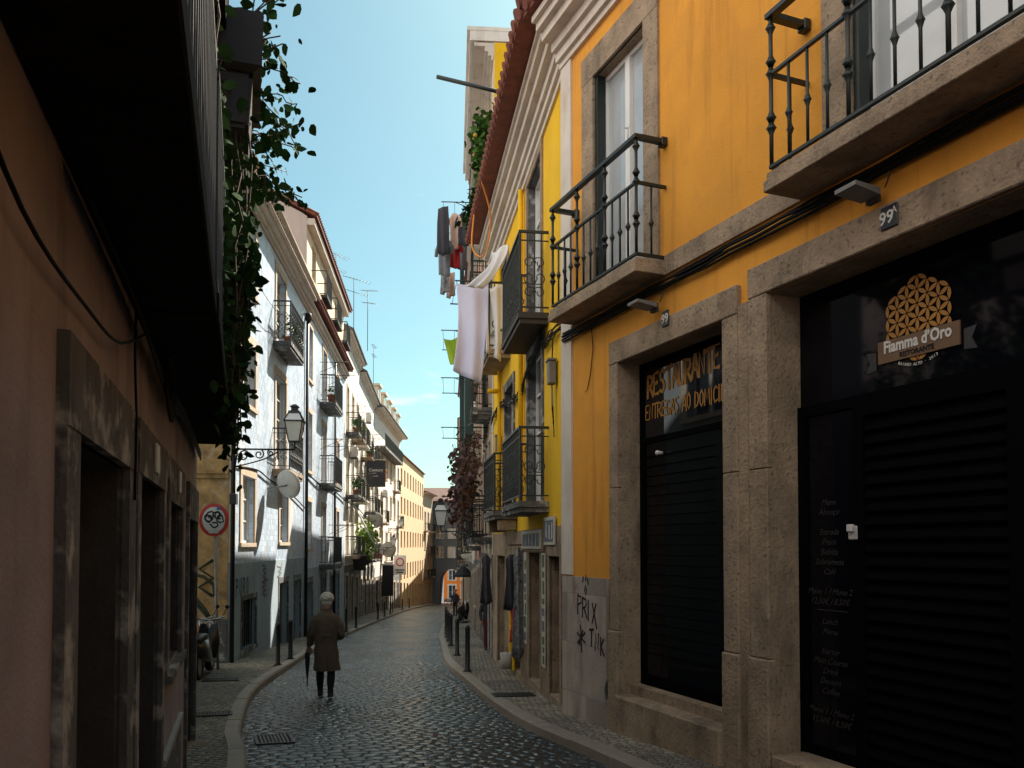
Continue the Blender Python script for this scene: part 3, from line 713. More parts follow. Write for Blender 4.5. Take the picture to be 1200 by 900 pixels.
g = MB(f); g.box(K - 4.47, K - 4.42, dz + .03, dz + .09, 1.75, 1.86, .008); g.box(K - 4.50, K - 4.44, dz + .09, dz + .13, 1.81, 1.87, .008); g.build('door_handle', 'signwhite', front)
# emblem: interlaced petals clipped to a shield of circles, with a ribbon banner
def petals(f, uc, zc, r, parent, d):
    b = MB(f); pts = []
    for q in range(-4, 5):
        for p in range(-4, 5):
            x, y = r * (p * math.sqrt(3) / 2), r * (q + p / 2)
            pts.append((x, y))
    inside = lambda x, y: max(abs(x) / (math.sqrt(3) / 2 * r), abs(y) / r + abs(x) / (math.sqrt(3) * r)) < 3.01
    seen = set()
    for (x, y) in pts:
        for k in range(6):
            a = math.pi / 6 + k * math.pi / 3
            x2, y2 = x + r * math.cos(a), y + r * math.sin(a)
            mx, my = (x + x2) / 2, (y + y2) / 2
            key = (round(mx, 3), round(my, 3))
            if key in seen or not inside(x, y) or not inside(x2, y2): continue
            seen.add(key)
            t = Vector((math.cos(a), math.sin(a))); nrm = Vector((-t.y, t.x)); poly = []
            for s_ in (1, -1):
                for i in range(0, 7):
                    tt = (i / 6 if s_ > 0 else 1 - i / 6)
                    if s_ < 0 and i in (0, 6): continue
                    wv = s_ * r * .155 * math.sin(math.pi * tt) ** .8
                    v = Vector((x, y)) + t * r * (.06 + .88 * tt) + nrm * wv
                    poly.append((uc - v.x, d, zc + v.y))
            b.face(poly)
    return b.build('petal_emblem', 'gold', parent)
UC = K - 5.03; ZC = 3.37
petals(f, UC, ZC, .105, front, dz + .002)
b = MB(f); b.box(UC - .36, UC + .36, dz - .002, dz + .012, 3.09, 3.26); bn = b.build('sign_banner', 'banner', front)
for s_ in (1, -1):
    b = MB(f); u_ = UC + s_ * .385
    b.prism([(u_, 3.05), (u_ + s_ * .10, 3.04), (u_ + s_ * .06, 3.12), (u_ + s_ * .10, 3.2), (u_, 3.19)], dz - .006, dz + .003); b.build('ribbon_tail', 'bannergrey', front)
text('Fiamma d’Oro', .125, f, UC, dz + .016, 3.165, 'ltr', bn, bold=.004, align='CENTER', sx=.82)
text('RISTORANTE', .052, f, UC, dz + .016, 3.108, 'black', bn, bold=.001, align='CENTER')
for k, ch in enumerate('BAIRRO ALTO · 2013'):
    a = -1 + 2 * k / 17
    text(ch, .032, f, UC - a * .17, dz + .004, 3.02 + .035 * a * a, 'ltr', front, align='CENTER', roll=a * .3)
zz = 2.04
for ln in ('Menu', 'Almoço', '', 'Entrada', 'Prato', 'Bebida', 'Sobremesa', 'Café', '', 'Menu 1 / Menu 2', '12,50€ / 8,50€', '-', 'Lunch', 'Menu', '', 'Starter', 'Main Course', 'Drink', 'Dessert', 'Coffee', '', 'Menu 1 / Menu 2', '12,50€ / 8,50€'):
    if ln == '-':
        g = MB(f); g.box(K - 4.32, K - 3.98, dz + .001, dz + .003, zz + .03, zz + .037); g.build('menu_rule', 'dim', front)
    elif ln: text(ln, .072, f, K - 4.12, dz + .001, zz, 'dim', front, shear=.35, align='CENTER', name='menu_lettering', ext=.0008)
    zz -= .082
# number plates
for uu, zz, body, w_ in ((K - 2.25, 4.03, '99', .12), (K - 5.13, 4.02, '99', .15)):
    b = MB(f); b.box(uu - w_ / 2, uu + w_ / 2, .058, .072, zz - .08, zz + .08, .004); p = b.build('number_plate', 'plate', house_o)
    text(body, .13, f, uu + (.0 if w_ < .13 else .02), .0735, zz - .045, 'ltr', p, align='CENTER', bold=.002)
    if w_ > .13: text('A', .07, f, uu - .05, .0735, zz + .01, 'ltr', p, align='CENTER')
# two flat wall lamps over the doors
def floodlamp(u, z, label):
    g = f.at(u, .06, z); r_ = thing('wall_lamp', g, label, 'wall lamp', 'flat lamps over the restaurant doors')
    b = MB(g); b.loft([[(u - .09, .10, z), (u + .09, .10, z), (u + .09, .10, z + .05), (u - .09, .10, z + .05)], [(u - .10, .34, z + .03), (u + .10, .34, z + .03), (u + .10, .34, z + .06), (u - .10, .34, z + .06)]], smooth=False); b.build('lamp_head', 'lampgrey', r_)
    b = MB(g); b.box(u - .05, u + .05, .058, .10, z - .03, z + .06); b.tube([(u - .1, .07, z + .05), (u - .14, .06, z + .14), (u - .12, .03, z + .22)], .006, 4); b.build('bracket', 'steelbox', r_)
floodlamp(K - 2.06, 4.17, 'flat grey wall lamp above the 99 number plate')
floodlamp(K - 5.0, 4.19, 'flat grey wall lamp above the 99A number plate')
# black cables under the string course
for k in range(5):
    b = MB(f); rnd = random.Random(k)
    zc = 4.44 - .022 * k
    pts = [(K + .2 - .35 * i, .05 + .012 * (k % 2), zc + rnd.uniform(-.012, .012)) for i in range(0, 40)]
    b.tube(pts, .013, 5); tag(b.build('facade_cable', 'cable'), 'black cable strung under the stone band of the orange house', 'cable', 'cables under the stone band')
b = MB(f); b.tube([(K - .55, .03, 4.4), (K - .58, .02, 4.1), (K - .5, .015, 3.8), (K - .42, .015, 3.62), (K - .36, .015, 3.6)], .006, 4); tag(b.build('loose_wire', 'cable'), 'thin loose wire hanging on the orange plaster left of door 99', 'cable')
# round air vent and spray tags on the tiled pier
g = f.at(K - .99, .02, .0); r_ = thing('air_vent', g, 'round dark vent with stone rim low on the pale tiled pier', 'vent')
b = MB(g); b.loft([[(K - .99 + .095 * k_ * math.cos(a), dd, .02 + .16 * k_ * math.sin(a)) for a in [q * math.pi / 8 for q in range(16)]] for k_, dd in ((1.0, .02), (1.0, .05), (.78, .05), (.75, .03))], cap=False); b.build('rim', 'dstone', r_)
b = MB(g); b.face([(K - .99 + .075 * math.cos(a), .032, .02 + .125 * math.sin(a)) for a in [q * math.pi / 8 for q in range(16)]]); b.build('opening', 'black', r_)
def tagpaint(f, strokes, m, label, w=.02, d=.026, cat='graffiti', flip=True, name='graffiti'):
    b = MB(f)
    for st in strokes: b.strip(st, w, d)
    return tag(b.build(name, m), label, cat)
def word(wd, u, z, h, adv, slope=0.0):
    out = []
    for c in wd:
        for st in GL[c]: out.append([(u - p * h * .8, z + q * h + slope * (0)) for p, q in st])
        u -= adv; z -= slope
    return out
tagpaint(f, word('PRIX', K - .16, .86, .24, .13, .03) + [[(K - .4, 1.16), (K - .37, 1.22), (K - .35, 1.16), (K - .38, 1.11), (K - .4, 1.16)], [(K - .3, 1.26), (K - .32, 1.32)], [(K - .38, 1.28), (K - .385, 1.34)], [(K - .45, 1.24), (K - .43, 1.30)]], 'spray', 'black scrawl reading PRIX on the pale tiled pier', .028)
tagpaint(f, word('TNK', K - .48, .5, .2, .14, .04) + [[(K - .15, .62), (K - .36, .52)], [(K - .24, .72), (K - .27, .40)], [(K - .16, .5), (K - .36, .64)], [(K - .30, .66), (K - .21, .48)]], 'spray', 'black star and scrawl reading TNK under the PRIX tag', .03)
tagpaint(f, [[(K - .03 - .03 * i, 1.2 + .05 * math.sin(i * 2.1)) for i in range(6)], [(K - .05, 1.1), (K - .18, 1.0), (K - .08, .95)], [(K - .05, 1.28), (K - .05, .98)]], 'redspray', 'faint red scribble at the upper corner of the tiled pier', .014)
# litter by the restaurant threshold
b = MB(FO); rnd = random.Random(4)
pts = [(K - 5.1 + .16 * math.cos(a) * rnd.uniform(.7, 1), -.18 + .1 * math.sin(a), -.045 + .03 * rnd.random()) for a in [q * .9 for q in range(7)]]
b.loft([pts, [(p[0], p[1] * .9, p[2] + .04) for p in pts]]); tag(b.build('paper_scrap', 'litter'), 'crumpled pale paper lying on the threshold of the 99A shutter', 'paper')

# ================================================================== RIGHT: yellow house
eY = Vector((-.135, 1)).normalized()
Y0 = (O0.x + .0, O0.y + .0)
Yb = Vector((.76 + .135 * 10.65 - .135 * 10.92, 10.92)); Ye = Yb + eY * 8.55
zY = -1.25
ops = [(1.30, 0.45, 0, 0)]
ops = [(.42, 1.22, -.42, 1.56), (2.02, 3.12, -.5, 1.60), (4.05, 5.0, -.6, 1.55), (6.3, 7.6, -.8, 1.5),
       (1.9, 3.25, 2.40, 4.86), (5.1, 6.35, 2.40, 4.86), (1.95, 3.3, 5.16, 7.85), (6.0, 7.0, 5.62, 7.6)]
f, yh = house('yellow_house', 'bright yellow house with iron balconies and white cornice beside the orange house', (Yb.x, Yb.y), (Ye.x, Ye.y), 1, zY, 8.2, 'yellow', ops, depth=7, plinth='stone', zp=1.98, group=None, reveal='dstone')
FY = f
for i, (a, c, z0, z1) in enumerate(ops):
    if i < 4: door(f, yh, a, c, z0, z1, ('darkwood', 'black', 'greywood', 'darkwood')[i], sur='stone', w=.13, rec=.2, handle=i == 0)
    else: window(f, yh, a, c, z0, z1, sur='stone' if i in (6, 7) else 'dstone', glass='lightglass' if i > 5 else 'glass', bars=3, w=.15, sill=False, rec=.12, panel=.55, name='balcony_door')
b = MB(f); b.box(1.6, 4.0, .02, .05, 1.62, 1.97); b.build('stone_fascia', 'stone', yh)
for u0, u1, z, h in ((1.32, 3.42, 2.36, 1.1), (4.62, 6.55, 2.36, 1.08), (1.32, 3.38, 5.14, 1.22), (5.6, 7.4, 5.6, 1.35)):
    balcony(f, yh, u0, u1, z, .46, h, .16, 'scroll', 'dstone' if z < 3 else 'darkwood' if u0 < 2 else 'stone', 'greeniron', .105)
cornice(f, yh, 0, 8.55, 8.0, 'trim', ((0, .04), (.1, .09), (.22, .14), (.36, .24), (.5, .32), (.62, .36)))
tileroof(f, yh, -.1, 8.5, 8.72, over=.62, rise=1.5, run=3.2, back=7, step=.24)
for u in (4.75, 6.35):
    b = MB(f); b.box(u - .07, u + .07, .006, .36, 1.98, 2.2, .02); b.build('slab_corbel', 'stone', yh)
b = MB(f); b.tube([(3.75, .07, 2.4), (3.75, .07, 8.0)], .045, 8); b.build('drainpipe', 'yellow', yh)
b = MB(f); b.tube([(6.9, .07, 2.4), (6.9, .07, 8.0)], .045, 8); b.tube([(6.9, .07, 5.0), (6.9, .32, 5.0)], .05, 8); b.build('drainpipe', 'yellow', yh)
# tangled cables and meter boxes
rnd = random.Random(11)
for k in range(7):
    b = MB(f); pts = []
    for i in range(0, 34):
        u = -.05 + .26 * i; pts.append((u, .05 + .02 * rnd.random(), 4.62 + .5 * math.sin(u * 1.05 + .3) * .28 - .02 * k + rnd.uniform(-.03, .03) - (.12 if 1.8 < u < 3.4 else 0) + .25 * (1.7 < u < 3.5) + .0 * k))
    b.tube(pts, .011, 4); tag(b.build('facade_cable', 'cable'), 'black cable sagging across the yellow wall between its balcony rows', 'cable', 'cables sagging on the yellow wall')
b = MB(f)
for k in range(4): b.tube([(1.5 + .03 * k, .05, 4.7), (1.42 + .05 * k, .06, 4.9), (1.5 + .1 * k, .06, 5.02 - .03 * k)], .01, 4)
tag(b.build('cable_bundle', 'cable'), 'tangle of black cables above the first lower door of the yellow house', 'cable')
b = MB(f)
for k in range(3): b.tube([(.75 + .004 * k, .05, 4.6), (.8, .06, 4.1), (.72 + .04 * k, .05, 3.4 + .1 * k)], .009, 4)
tag(b.build('cable_tail', 'cable'), 'loose black cable ends dangling under the grey junction box on the yellow wall', 'cable')
for u, z, lb in ((.72, 4.12, 'grey junction box hanging on cables by the white corner pilaster'), (7.1, 3.9, 'grey junction box between the far yellow drainpipe and doors')):
    g = f.at(u, .05, z); b = MB(g); b.box(u - .09, u + .09, .02, .13, z - .16, z + .16, .012); b.box(u - .11, u + .11, .02, .145, z + .16, z + .19, .004); b.tube([(u, .07, z - .16), (u + .03, .05, z - .5), (u, .04, z - .9)], .008, 4); tag(b.build('junction_box', 'lampgrey'), lb, 'junction box')
# shop boards and poster strips
g = f.at(1.0, .03, 1.8); r_ = thing('poster_board', g, 'small white-framed photo board under the first yellow balcony', 'sign')
b = MB(g); b.box(.68, 1.5, .03, .055, 1.72, 2.12); b.build('board', 'paper', r_); b = MB(g); b.box(.73, 1.44, .056, .062, 1.77, 2.07); b.build('picture', 'paperblue', r_); 
for q_ in ((.75, .82, 1.8, 2.03), (.95, 1.03, 1.8, 2.0), (1.2, 1.27, 1.82, 2.05)): b = MB(g); b.box(q_[0], q_[1], .063, .066, q_[2], q_[3]); b.build('photo_print', 'paper', r_)
g = f.at(2.4, .05, 1.7); r_ = thing('shop_board', g, 'pale shop board over the two doors with poster strips', 'sign')
b = MB(g); b.box(1.7, 3.6, .052, .075, 1.66, 1.95); b.build('board', 'paper', r_); b = MB(g)
for k in range(5): b.box(1.78 + .36 * k, 2.06 + .36 * k, .076, .08, 1.7, 1.9)
b.build('pictures', 'paperblue', r_)
for u, z0, z1, lb in ((1.62, -.1, 1.6, 'narrow printed poster strip on the pier left of the nearest yellow house door'), (3.42, .05, 1.6, 'narrow printed poster strip on the pier beyond the second yellow house door')):
    g = f.at(u, .03, z0); r_ = thing('poster_strip', g, lb, 'poster', 'poster strips on the yellow house')
    b = MB(g); b.box(u - .14, u + .14, .03, .045, z0, z1); b.build('strip', 'paper', r_); b = MB(g); b2 = MB(g); rnd = random.Random(int(u * 10)); z = z0 + .05
    while z < z1 - .12:
        h = rnd.uniform(.08, .2); q = rnd.choice((b, b2)); q.box(u - .11, u + rnd.uniform(.0, .11), .046, .049, z, min(z + h, z1 - .03)); z += h + rnd.uniform(.03, .08)
    b.build('pictures', 'paperblue', r_); b2.build('green_block', 'papergreen', r_)
tagpaint(f, [[(3.85, 1.45), (3.7, 1.3), (3.9, 1.2), (3.7, 1.0), (3.85, .8), (3.75, .6)], [(3.65, 1.3), (3.95, 1.0)]], 'brownspray', 'dark scrawl on the stone pier beyond the poster strips', .03, .03)

# hanging garments by the shop door
def garment(f, u, d, z, w, h, m, label, kind='dress', cat='garment', group='clothes hung outside the shop', seed=0, name='hanging_garment', turn=0.0):
    rnd = random.Random(seed); g = f.at(u, d, z); b = MB(g); n = 14
    prof = {'dress': ((0, .28), (.06, .95), (.3, .7), (.45, .72), (1, 1.1)), 'shirt': ((0, .3), (.08, 1), (.4, .85), (1, .85)), 'towel': ((0, 1), (1, 1)), 'trousers': ((0, .7), (.3, .8), (1, .75)), 'sheet': ((0, .8), (.2, .9), (.7, 1.1), (1, .7))}[kind]
    def wid(t):
        for (a, x), (c, y) in zip(prof, prof[1:]):
            if a <= t <= c: return x + (y - x) * (t - a) / max(1e-6, c - a)
        return prof[-1][1]
    ph = rnd.uniform(0, 6); rings = []
    ct, stn = math.cos(turn), math.sin(turn)
    for j in range(11):
        t = j / 10; ring = []
        for side in (1, -1):
            for i in range(n):
                s_ = -1 + 2 * (i if side > 0 else n - 1 - i) / (n - 1)
                x = s_ * w / 2 * wid(t); y = .035 * math.sin(s_ * 5 + ph + t * 1.5) * (.3 + t) + side * (.028 * (1 - s_ * s_) + .005)
                sw = .04 * t * math.sin(ph)
                zz = z - h * t - (.05 * h * math.sin(s_ * 2 + ph) if j == 10 else 0)
                ring.append((u + x * ct - y * stn + sw, d + x * stn + y * ct, zz))
        rings.append(ring)
    b.loft(rings)
    if kind in ('shirt', 'dress') and w > .25:
        for s_ in (1, -1):
            b.tube([(u + s_ * w * .40 * ct, d + s_ * w * .40 * stn, z - h * .1), (u + s_ * w * .62 * ct, d + s_ * w * .62 * stn, z - h * .25), (u + s_ * w * .66 * ct, d + s_ * w * .66 * stn, z - h * .42)], .055, 6, .045)
    return tag(b.build(name, m), label, cat, group)
garment(FY, 4.0, .2, 1.55, .25, .95, 'dark_cloth', 'black dress hung beside the striped garment at the shop door', 'dress', seed=1, turn=1.2)
garment(FY, 3.98, .14, .62, .20, .6, 'red_cloth', 'bright red cloth hung below the black dress at the shop', 'dress', seed=2, turn=1.2)
garment(FY, 3.72, .12, 1.68, .19, 1.9, 'stripe', 'long black and white printed garment hung at the shop doorpost', 'dress', seed=3, turn=1.3)
garment(FY, 8.3, .2, 1.5, .25, 1.1, 'dark_cloth', 'black coat hung beyond the far drainpipe at the shop', 'dress', seed=4, turn=1.2)
b = MB(FY); b.tube([(3.7, .0, 1.72), (3.7, .25, 1.72), (4.2, .25, 1.72), (4.2, 0, 1.72)], .012, 5); tag(b.build('clothes_rail', 'iron'), 'black iron clothes rail over the printed garment', 'rail')
b = MB(FY.at(5.2, .1, 0)); b.box(4.8, 4.9, .03, .07, -.62, .9); b.box(5.25, 5.35, .03, .07, -.62, .9); b.box(4.9, 5.25, .032, .068, .82, .9); b.box(4.9, 5.25, .032, .068, .1, .18); tag(b.build('door_frame_post', 'yellow'), 'yellow painted frame standing at the shop door foot', 'frame')
g = FY.at(5.05, .15, -.62); r_ = thing('paint_bucket', g, 'small white bucket on the doorstep by the yellow frame', 'bucket')
b = MB(g); b.lathe(5.05, .15, [(.10, -.62), (.13, -.32), (.12, -.32)], 12); b.build('bucket', 'litter', r_); b = MB(g); b.tube([(5.05 + .12 * math.cos(a), .15, -.33 + .12 * math.sin(a)) for a in [q * math.pi / 8 for q in range(9)]], .006, 4); b.build('handle', 'iron', r_)

# ================================================================== RIGHT: houses farther down
def ground_at(P): return gz(P[1], PAV)
def auto(f, root, nb, floors, wh, ww, zg, glasses=('glass', 'glass', 'lightglass'), balc=0.0, style='bars', sur='quoin', seed=0, doors=True, bars=2, iron='iron', dep=.45, u0=0, u1=None):
    pass
def row_house(name, label, P0, P1, side, z1, wall, nb, floors, wh=1.9, ww=1.0, balc=.5, plinth=None, zp=None, seed=0, roof='roof', over=.35, sur='quoin', style='bars', frame_m='white_paint', corn=True, tiles=False, shutter=.15, depth=8, dep=.5, rise=1.3, glass=('glass', 'lightglass', 'glass'), doorm='darkwood'):
    rnd = random.Random(seed); U = math.hypot(P1[0] - P0[0], P1[1] - P0[1]); zg = gz(max(P0[1], P1[1]), PAV)
    ops = []; spec = []
    for k in range(nb):
        uc = U * (k + .5) / nb
        zgl = gz(P0[1] + (P1[1] - P0[1]) * (k + .5) / nb, PAV)
        if rnd.random() < .8: o = (uc - ww * .55, uc + ww * .55, zgl + .08, zgl + 2.35); ops.append(o); spec.append((o, 'door'))
        else: o = (uc - ww * .5, uc + ww * .5, zgl + 1.0, zgl + 2.3); ops.append(o); spec.append((o, 'win'))
        for zf in floors:
            bal = rnd.random() < balc
            o = (uc - ww / 2, uc + ww / 2, zf + (.03 if bal else .65), zf + wh + .5); ops.append(o); spec.append((o, 'bal' if bal else 'win'))
    f, root = house(name, label, P0, P1, side, zg - .6, z1, wall, ops, depth, plinth=plinth, zp=zp)
    for o, k in spec:
        if k == 'door': door(f, root, *o, m=rnd.choice((doorm, 'darkwood', 'greenwood', 'black')), sur=sur, w=.13, handle=False)
        else:
            if rnd.random() < shutter and k == 'win':
                s_ = louvre(f, root, *o, m=rnd.choice(('greenwood', 'greywood', 'white_paint')), pitch=.12); surround(f, s_, *o, .13, sur)
            else: window(f, root, *o, sur=sur, frame_m=frame_m, glass=rnd.choice(glass), w=.13, sill=k != 'bal', bars=3 if k == 'bal' else 2, panel=.4 if k == 'bal' else 0, name='balcony_door' if k == 'bal' else 'window')
            if k == 'bal': balcony(f, root, o[0] - .35, o[1] + .35, o[2] - .02, dep, 1.0, .16, style, rnd.choice(('stone', 'trim', 'dstone')), 'iron', .13)
    if corn: cornice(f, root, 0, U, z1 - .42, 'trim', ((0, .05), (.1, .12), (.2, .2), (.32, over)))
    if roof: tileroof(f, root, -.05, U + .05, z1, over + .1, rise, depth * .5, depth, roof, tiles, .24)
    return f, root
GR = 'houses down the right side'
RA, RB = (Ye.x - .02, Ye.y + .03), (-.98, 27.0)
f, r2 = row_house('cream_house', 'tall cream house with yellow side wall rising behind the yellow house', RA, RB, 1, 13.6, 'cream', 3, [1.9, 5.0, 8.1, 10.9], balc=.75, seed=3, plinth='dstone', zp=1.5, over=.45, rise=.8, roof=None)
FR2 = f; U2 = f.U
b = MB(f); b.box(-.02, U2, -8, .55, 13.62, 13.86); b.box(-.03, U2 + .02, -8, .62, 13.86, 13.95); b.build('roof', 'white', r2)
b = MB(f); b.box(-.022, .0, -7.9, -.03, 8, 13.58); sw = b.build('side_wall', 'yellow', r2)
b = MB(f); b.box(.6, U2, -7, -1.6, 13.96, 16.8); b.build('attic_storey', 'yellow', r2)
b = MB(f); b.box(.5, U2, -7, -1.3, 16.8, 17.0); b.build('attic_roof', 'white', r2)
RC, RD = (-1.47, 33.3), (-2.35, 46.0)
row_house('rose_house', 'faded rose house with stacked balconies past the tall cream house', (RB[0] - .02, RB[1] + .05), RC, 1, 12.3, 'rose', 3, [1.7, 4.6, 7.6], balc=.8, seed=5, plinth='dstone', zp=1.2)
row_house('low_house', 'low narrow house squeezed between the rose house and the ivory house', (RC[0] - .005, RC[1] + .05), (-1.65, 36.1), 1, 9.6, 'cream', 1, [1.6, 4.5], balc=.8, seed=6, plinth='dstone', zp=1.1, rise=.6)
row_house('ivory_house', 'ivory house between the low house and the grey house on the right', (-1.655, 36.15), RD, 1, 13.4, 'white', 4, [1.3, 4.3, 7.3], balc=.7, seed=8, plinth='dstone', zp=.9)
row_house('grey_house', 'grey house with dark ground floor far down the right side', (RD[0] - .03, RD[1] + .05), (-3.6, 62), 1, 12.8, 'grey', 5, [.7, 3.7, 6.7], balc=.5, seed=9)
row_house('buff_house', 'buff house before the arch end of the right side', (-3.63, 62.05), (-4.95, 82), 1, 11.2, 'cream', 6, [-.3, 2.7, 5.6], balc=.4, seed=10)
row_house('ochre_house', 'ochre house on the right touching the dark arch building', (-4.97, 82.05), (-6.45, 111.6), 1, 8.2, 'ochre', 8, [-1.5, 1.5, 4.4], balc=.3, seed=12)

# ================================================================== LEFT: pink house beside the camera
eL = Vector((-.322, 1)).normalized(); LW = lambda u: Vector((-.51, 0)) + eL * u
Ln, Le = LW(-12), LW(9.62)
q = 12.0
ops = [(q + 2.57, q + 3.70, -.28, 2.03), (q + 4.14, q + 5.34, -.35, 2.04), (q + 5.86, q + 6.98, .88, 2.0), (q + 7.95, q + 9.3, -.5, 1.95), (q - 1.5, q + .4, .0, 2.0), (q - 6, q - 4.6, .1, 2.0)]
f, ph = house('pink_house', 'dusky pink house in shade with dark stone doorways at left', (Ln.x, Ln.y), (Le.x, Le.y), -1, -1.1, 6.4, 'pink', ops, depth=6, t=.34, group=None, reveal='dark_reveal')
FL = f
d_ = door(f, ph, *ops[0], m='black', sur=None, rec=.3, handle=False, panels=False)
b = MB(f); b.box(q + 2.6, q + 3.3, -.29, -.20, 1.94, 2.0); b.build('door_head_light', 'galv', d_)
b = MB(f); b.box(q + 2.62, q + 3.5, -.24, -.2, -.26, .62); b.box(q + 2.60, q + 3.52, -.25, -.19, .62, .635); b.build('half_gate', 'blackslat', d_)
d_ = door(f, ph, *ops[1], m='darkwood', sur=None, rec=.24, handle=False, panels=False)
g = MB(f); g.box(q + 4.4, q + 4.95, -.239, -.222, 1.50, 1.72, .006); ic = g.build('intercom', 'steelbox', d_)
g = MB(f)
for k in range(7): g.box(q + 4.50, q + 4.92, -.2215, -.218, 1.60 + .015 * k, 1.607 + .015 * k)
g.build('grille', 'greywood', ic)
g = MB(f)
for k in range(3): g.box(q + 4.50, q + 4.55, -.2215, -.216, 1.52 + .025 * k, 1.533 + .025 * k)
g.build('button', 'signwhite', ic)
s_ = louvre(f, ph, *ops[2], m='blackslat', rec=.09, pitch=.06)
door(f, ph, *ops[3], m='darkwood', sur=None, rec=.2, handle=False)
door(f, ph, *ops[4], m='darkwood', sur='dstone', rec=.2, handle=False); door(f, ph, *ops[5], m='darkwood', sur='dstone', rec=.2, handle=False)
for i, (lw, rw, top) in enumerate(((.2, .22, 2.29), (.14, .14, 2.29), (.18, .2, 2.29), (.1, .12, 2.28))):
    a, c, z0, z1 = ops[i]; b = MB(f)
    b.box(a - lw, a, -.02, .03, -1.0 if z0 < .5 else z0 - .02, z1); b.box(c, c + rw, -.02, .03, -1.0 if z0 < .5 else z0 - .02, z1); b.box(a - lw - .002, c + rw + .002, -.02, .034, z1, top)
    if z0 > .5: b.box(a - lw, c + rw, -.02, .06, z0 - .07, z0 - .02)
    b.build('stone_portal', 'dstone', ph)
b = MB(f); b.box(q + 5.62, q + 7.2, .002, .02, -1.0, .30); b.build('window_plinth', 'dstone', ph)
b = MB(f); b.box(q + 5.6, q + 7.25, .002, .035, .30, .34); b.build('plinth_ledge', 'galv', ph)
b = MB(f); b.box(q + 8.0, q + 9.3, -.1, .14, -1.0, -.34, .01); b.build('door_step', 'stone', ph)
for u, w_ in ((q + 4.72, .16), (q + 6.45, .14)):
    b = MB(f); b.box(u - w_ / 2, u + w_ / 2, .035, .05, 2.09, 2.25, .004); b.build('number_tile', 'signwhite', ph)
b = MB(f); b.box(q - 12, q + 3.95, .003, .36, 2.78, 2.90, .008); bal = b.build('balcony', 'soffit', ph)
r = MB(f)
for zz in (2.97, 3.95): r.box(q - 12, q + 3.93, .33, .352, zz - .03, zz); r.box(q + 3.908, q + 3.93, .003, .33, zz - .03, zz)
for k in range(150):
    u = q + 3.92 - .11 * k; r.box(u - .008, u + .008, .334, .35, 2.9, 3.95)
r.build('railing', 'iron', bal)
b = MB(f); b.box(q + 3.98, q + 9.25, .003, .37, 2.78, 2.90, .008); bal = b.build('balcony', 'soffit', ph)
r = MB(f)
for zz in (2.97, 3.95): r.box(q + 3.98, q + 9.25, .34, .362, zz - .03, zz); r.box(q + 9.23, q + 9.25, .003, .34, zz - .03, zz); r.box(q + 3.98, q + 4.0, .003, .34, zz - .03, zz)
for k in range(48):
    u = q + 4.0 + .11 * k; r.box(u - .008, u + .008, .344, .36, 2.9, 3.95)
r.build('railing', 'iron', bal)
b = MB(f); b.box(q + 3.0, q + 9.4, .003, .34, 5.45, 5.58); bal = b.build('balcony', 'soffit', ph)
r = MB(f)
for zz in (5.65, 6.5): r.box(q + 3.0, q + 9.4, .31, .33, zz - .03, zz)
for k in range(58): r.box(q + 3.0 + .11 * k - .008, q + 3.0 + .11 * k + .008, .312, .328, 5.58, 6.5)
r.build('railing', 'iron', bal)
tileroof(f, ph, -.1, f.U, 6.4, .2, .9, 3, 6, tiles=False)
# tub hung on the upper balcony
g = f.at(q + 6.6, .36, 4.8); r_ = thing('planter_tub', g, 'dark brown plastic tub hung on the upper pink house railing', 'planter')
b = MB(g); P = lambda e, z: [(q + 6.25 - e, .20 - e * .2, z), (q + 7.05 + e, .20 - e * .2, z), (q + 7.05 + e, .50 + e, z), (q + 6.25 - e, .50 + e, z)]
b.loft([P(0, 4.80), P(.03, 5.2)], smooth=False); bmesh.ops.bevel(b.bm, geom=b.bm.edges[:], offset=.03, segments=2, affect='EDGES'); b.build('tub', 'plastic', r_)
b = MB(g); b.loft([P(.03, 5.2), P(.09, 5.23), P(.10, 5.62), P(.03, 5.62)], smooth=False); b.build('rim', 'plastic', r_)
# trailing vines
def vine(f, strands, nl, size, seed, label, m='leaf', spread=(.07, .06, .06), name='trailing_vine'):
    rnd = random.Random(seed); u, d, z = strands[0][0]; g = f.at(u, d, z); root = thing(name, g, label, 'plant'); st = MB(g); lf = MB(g); cs = []
    for s_ in strands:
        P3 = cr([tuple(p) for p in s_], 6) if len(s_) > 2 else [Vector(p) for p in s_]
        P3 = [p + Vector((rnd.gauss(0, .015), rnd.gauss(0, .015), 0)) for p in P3]
        st.tube(P3, .007, 4); cs += [tuple(p) for p in P3]
    leaves(lf, cs, nl, spread, size, seed)
    st.build('stem', 'stem', root); lf.build('leaves', m, root); return root
rnd = random.Random(21); strands = []
for k in range(40):
    u = q + rnd.uniform(6.2, 9.3); d = rnd.uniform(.33, .42); zt = rnd.uniform(3.9, 5.4); zb = rnd.uniform(2.45, 4.0)
    strands.append([(u, d, zt), (u + rnd.uniform(-.1, .1), d + rnd.uniform(0, .12), (zt + zb) / 2 + .2), (u + rnd.uniform(-.15, .15), d + rnd.uniform(-.03, .08), zb)])
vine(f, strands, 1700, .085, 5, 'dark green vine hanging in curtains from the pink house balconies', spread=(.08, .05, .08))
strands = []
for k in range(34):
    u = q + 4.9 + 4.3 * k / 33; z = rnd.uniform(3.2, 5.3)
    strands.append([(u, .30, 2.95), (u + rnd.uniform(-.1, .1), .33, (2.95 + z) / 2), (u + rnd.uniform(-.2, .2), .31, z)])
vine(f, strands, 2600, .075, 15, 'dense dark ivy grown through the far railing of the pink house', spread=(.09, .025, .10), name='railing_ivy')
strands = []
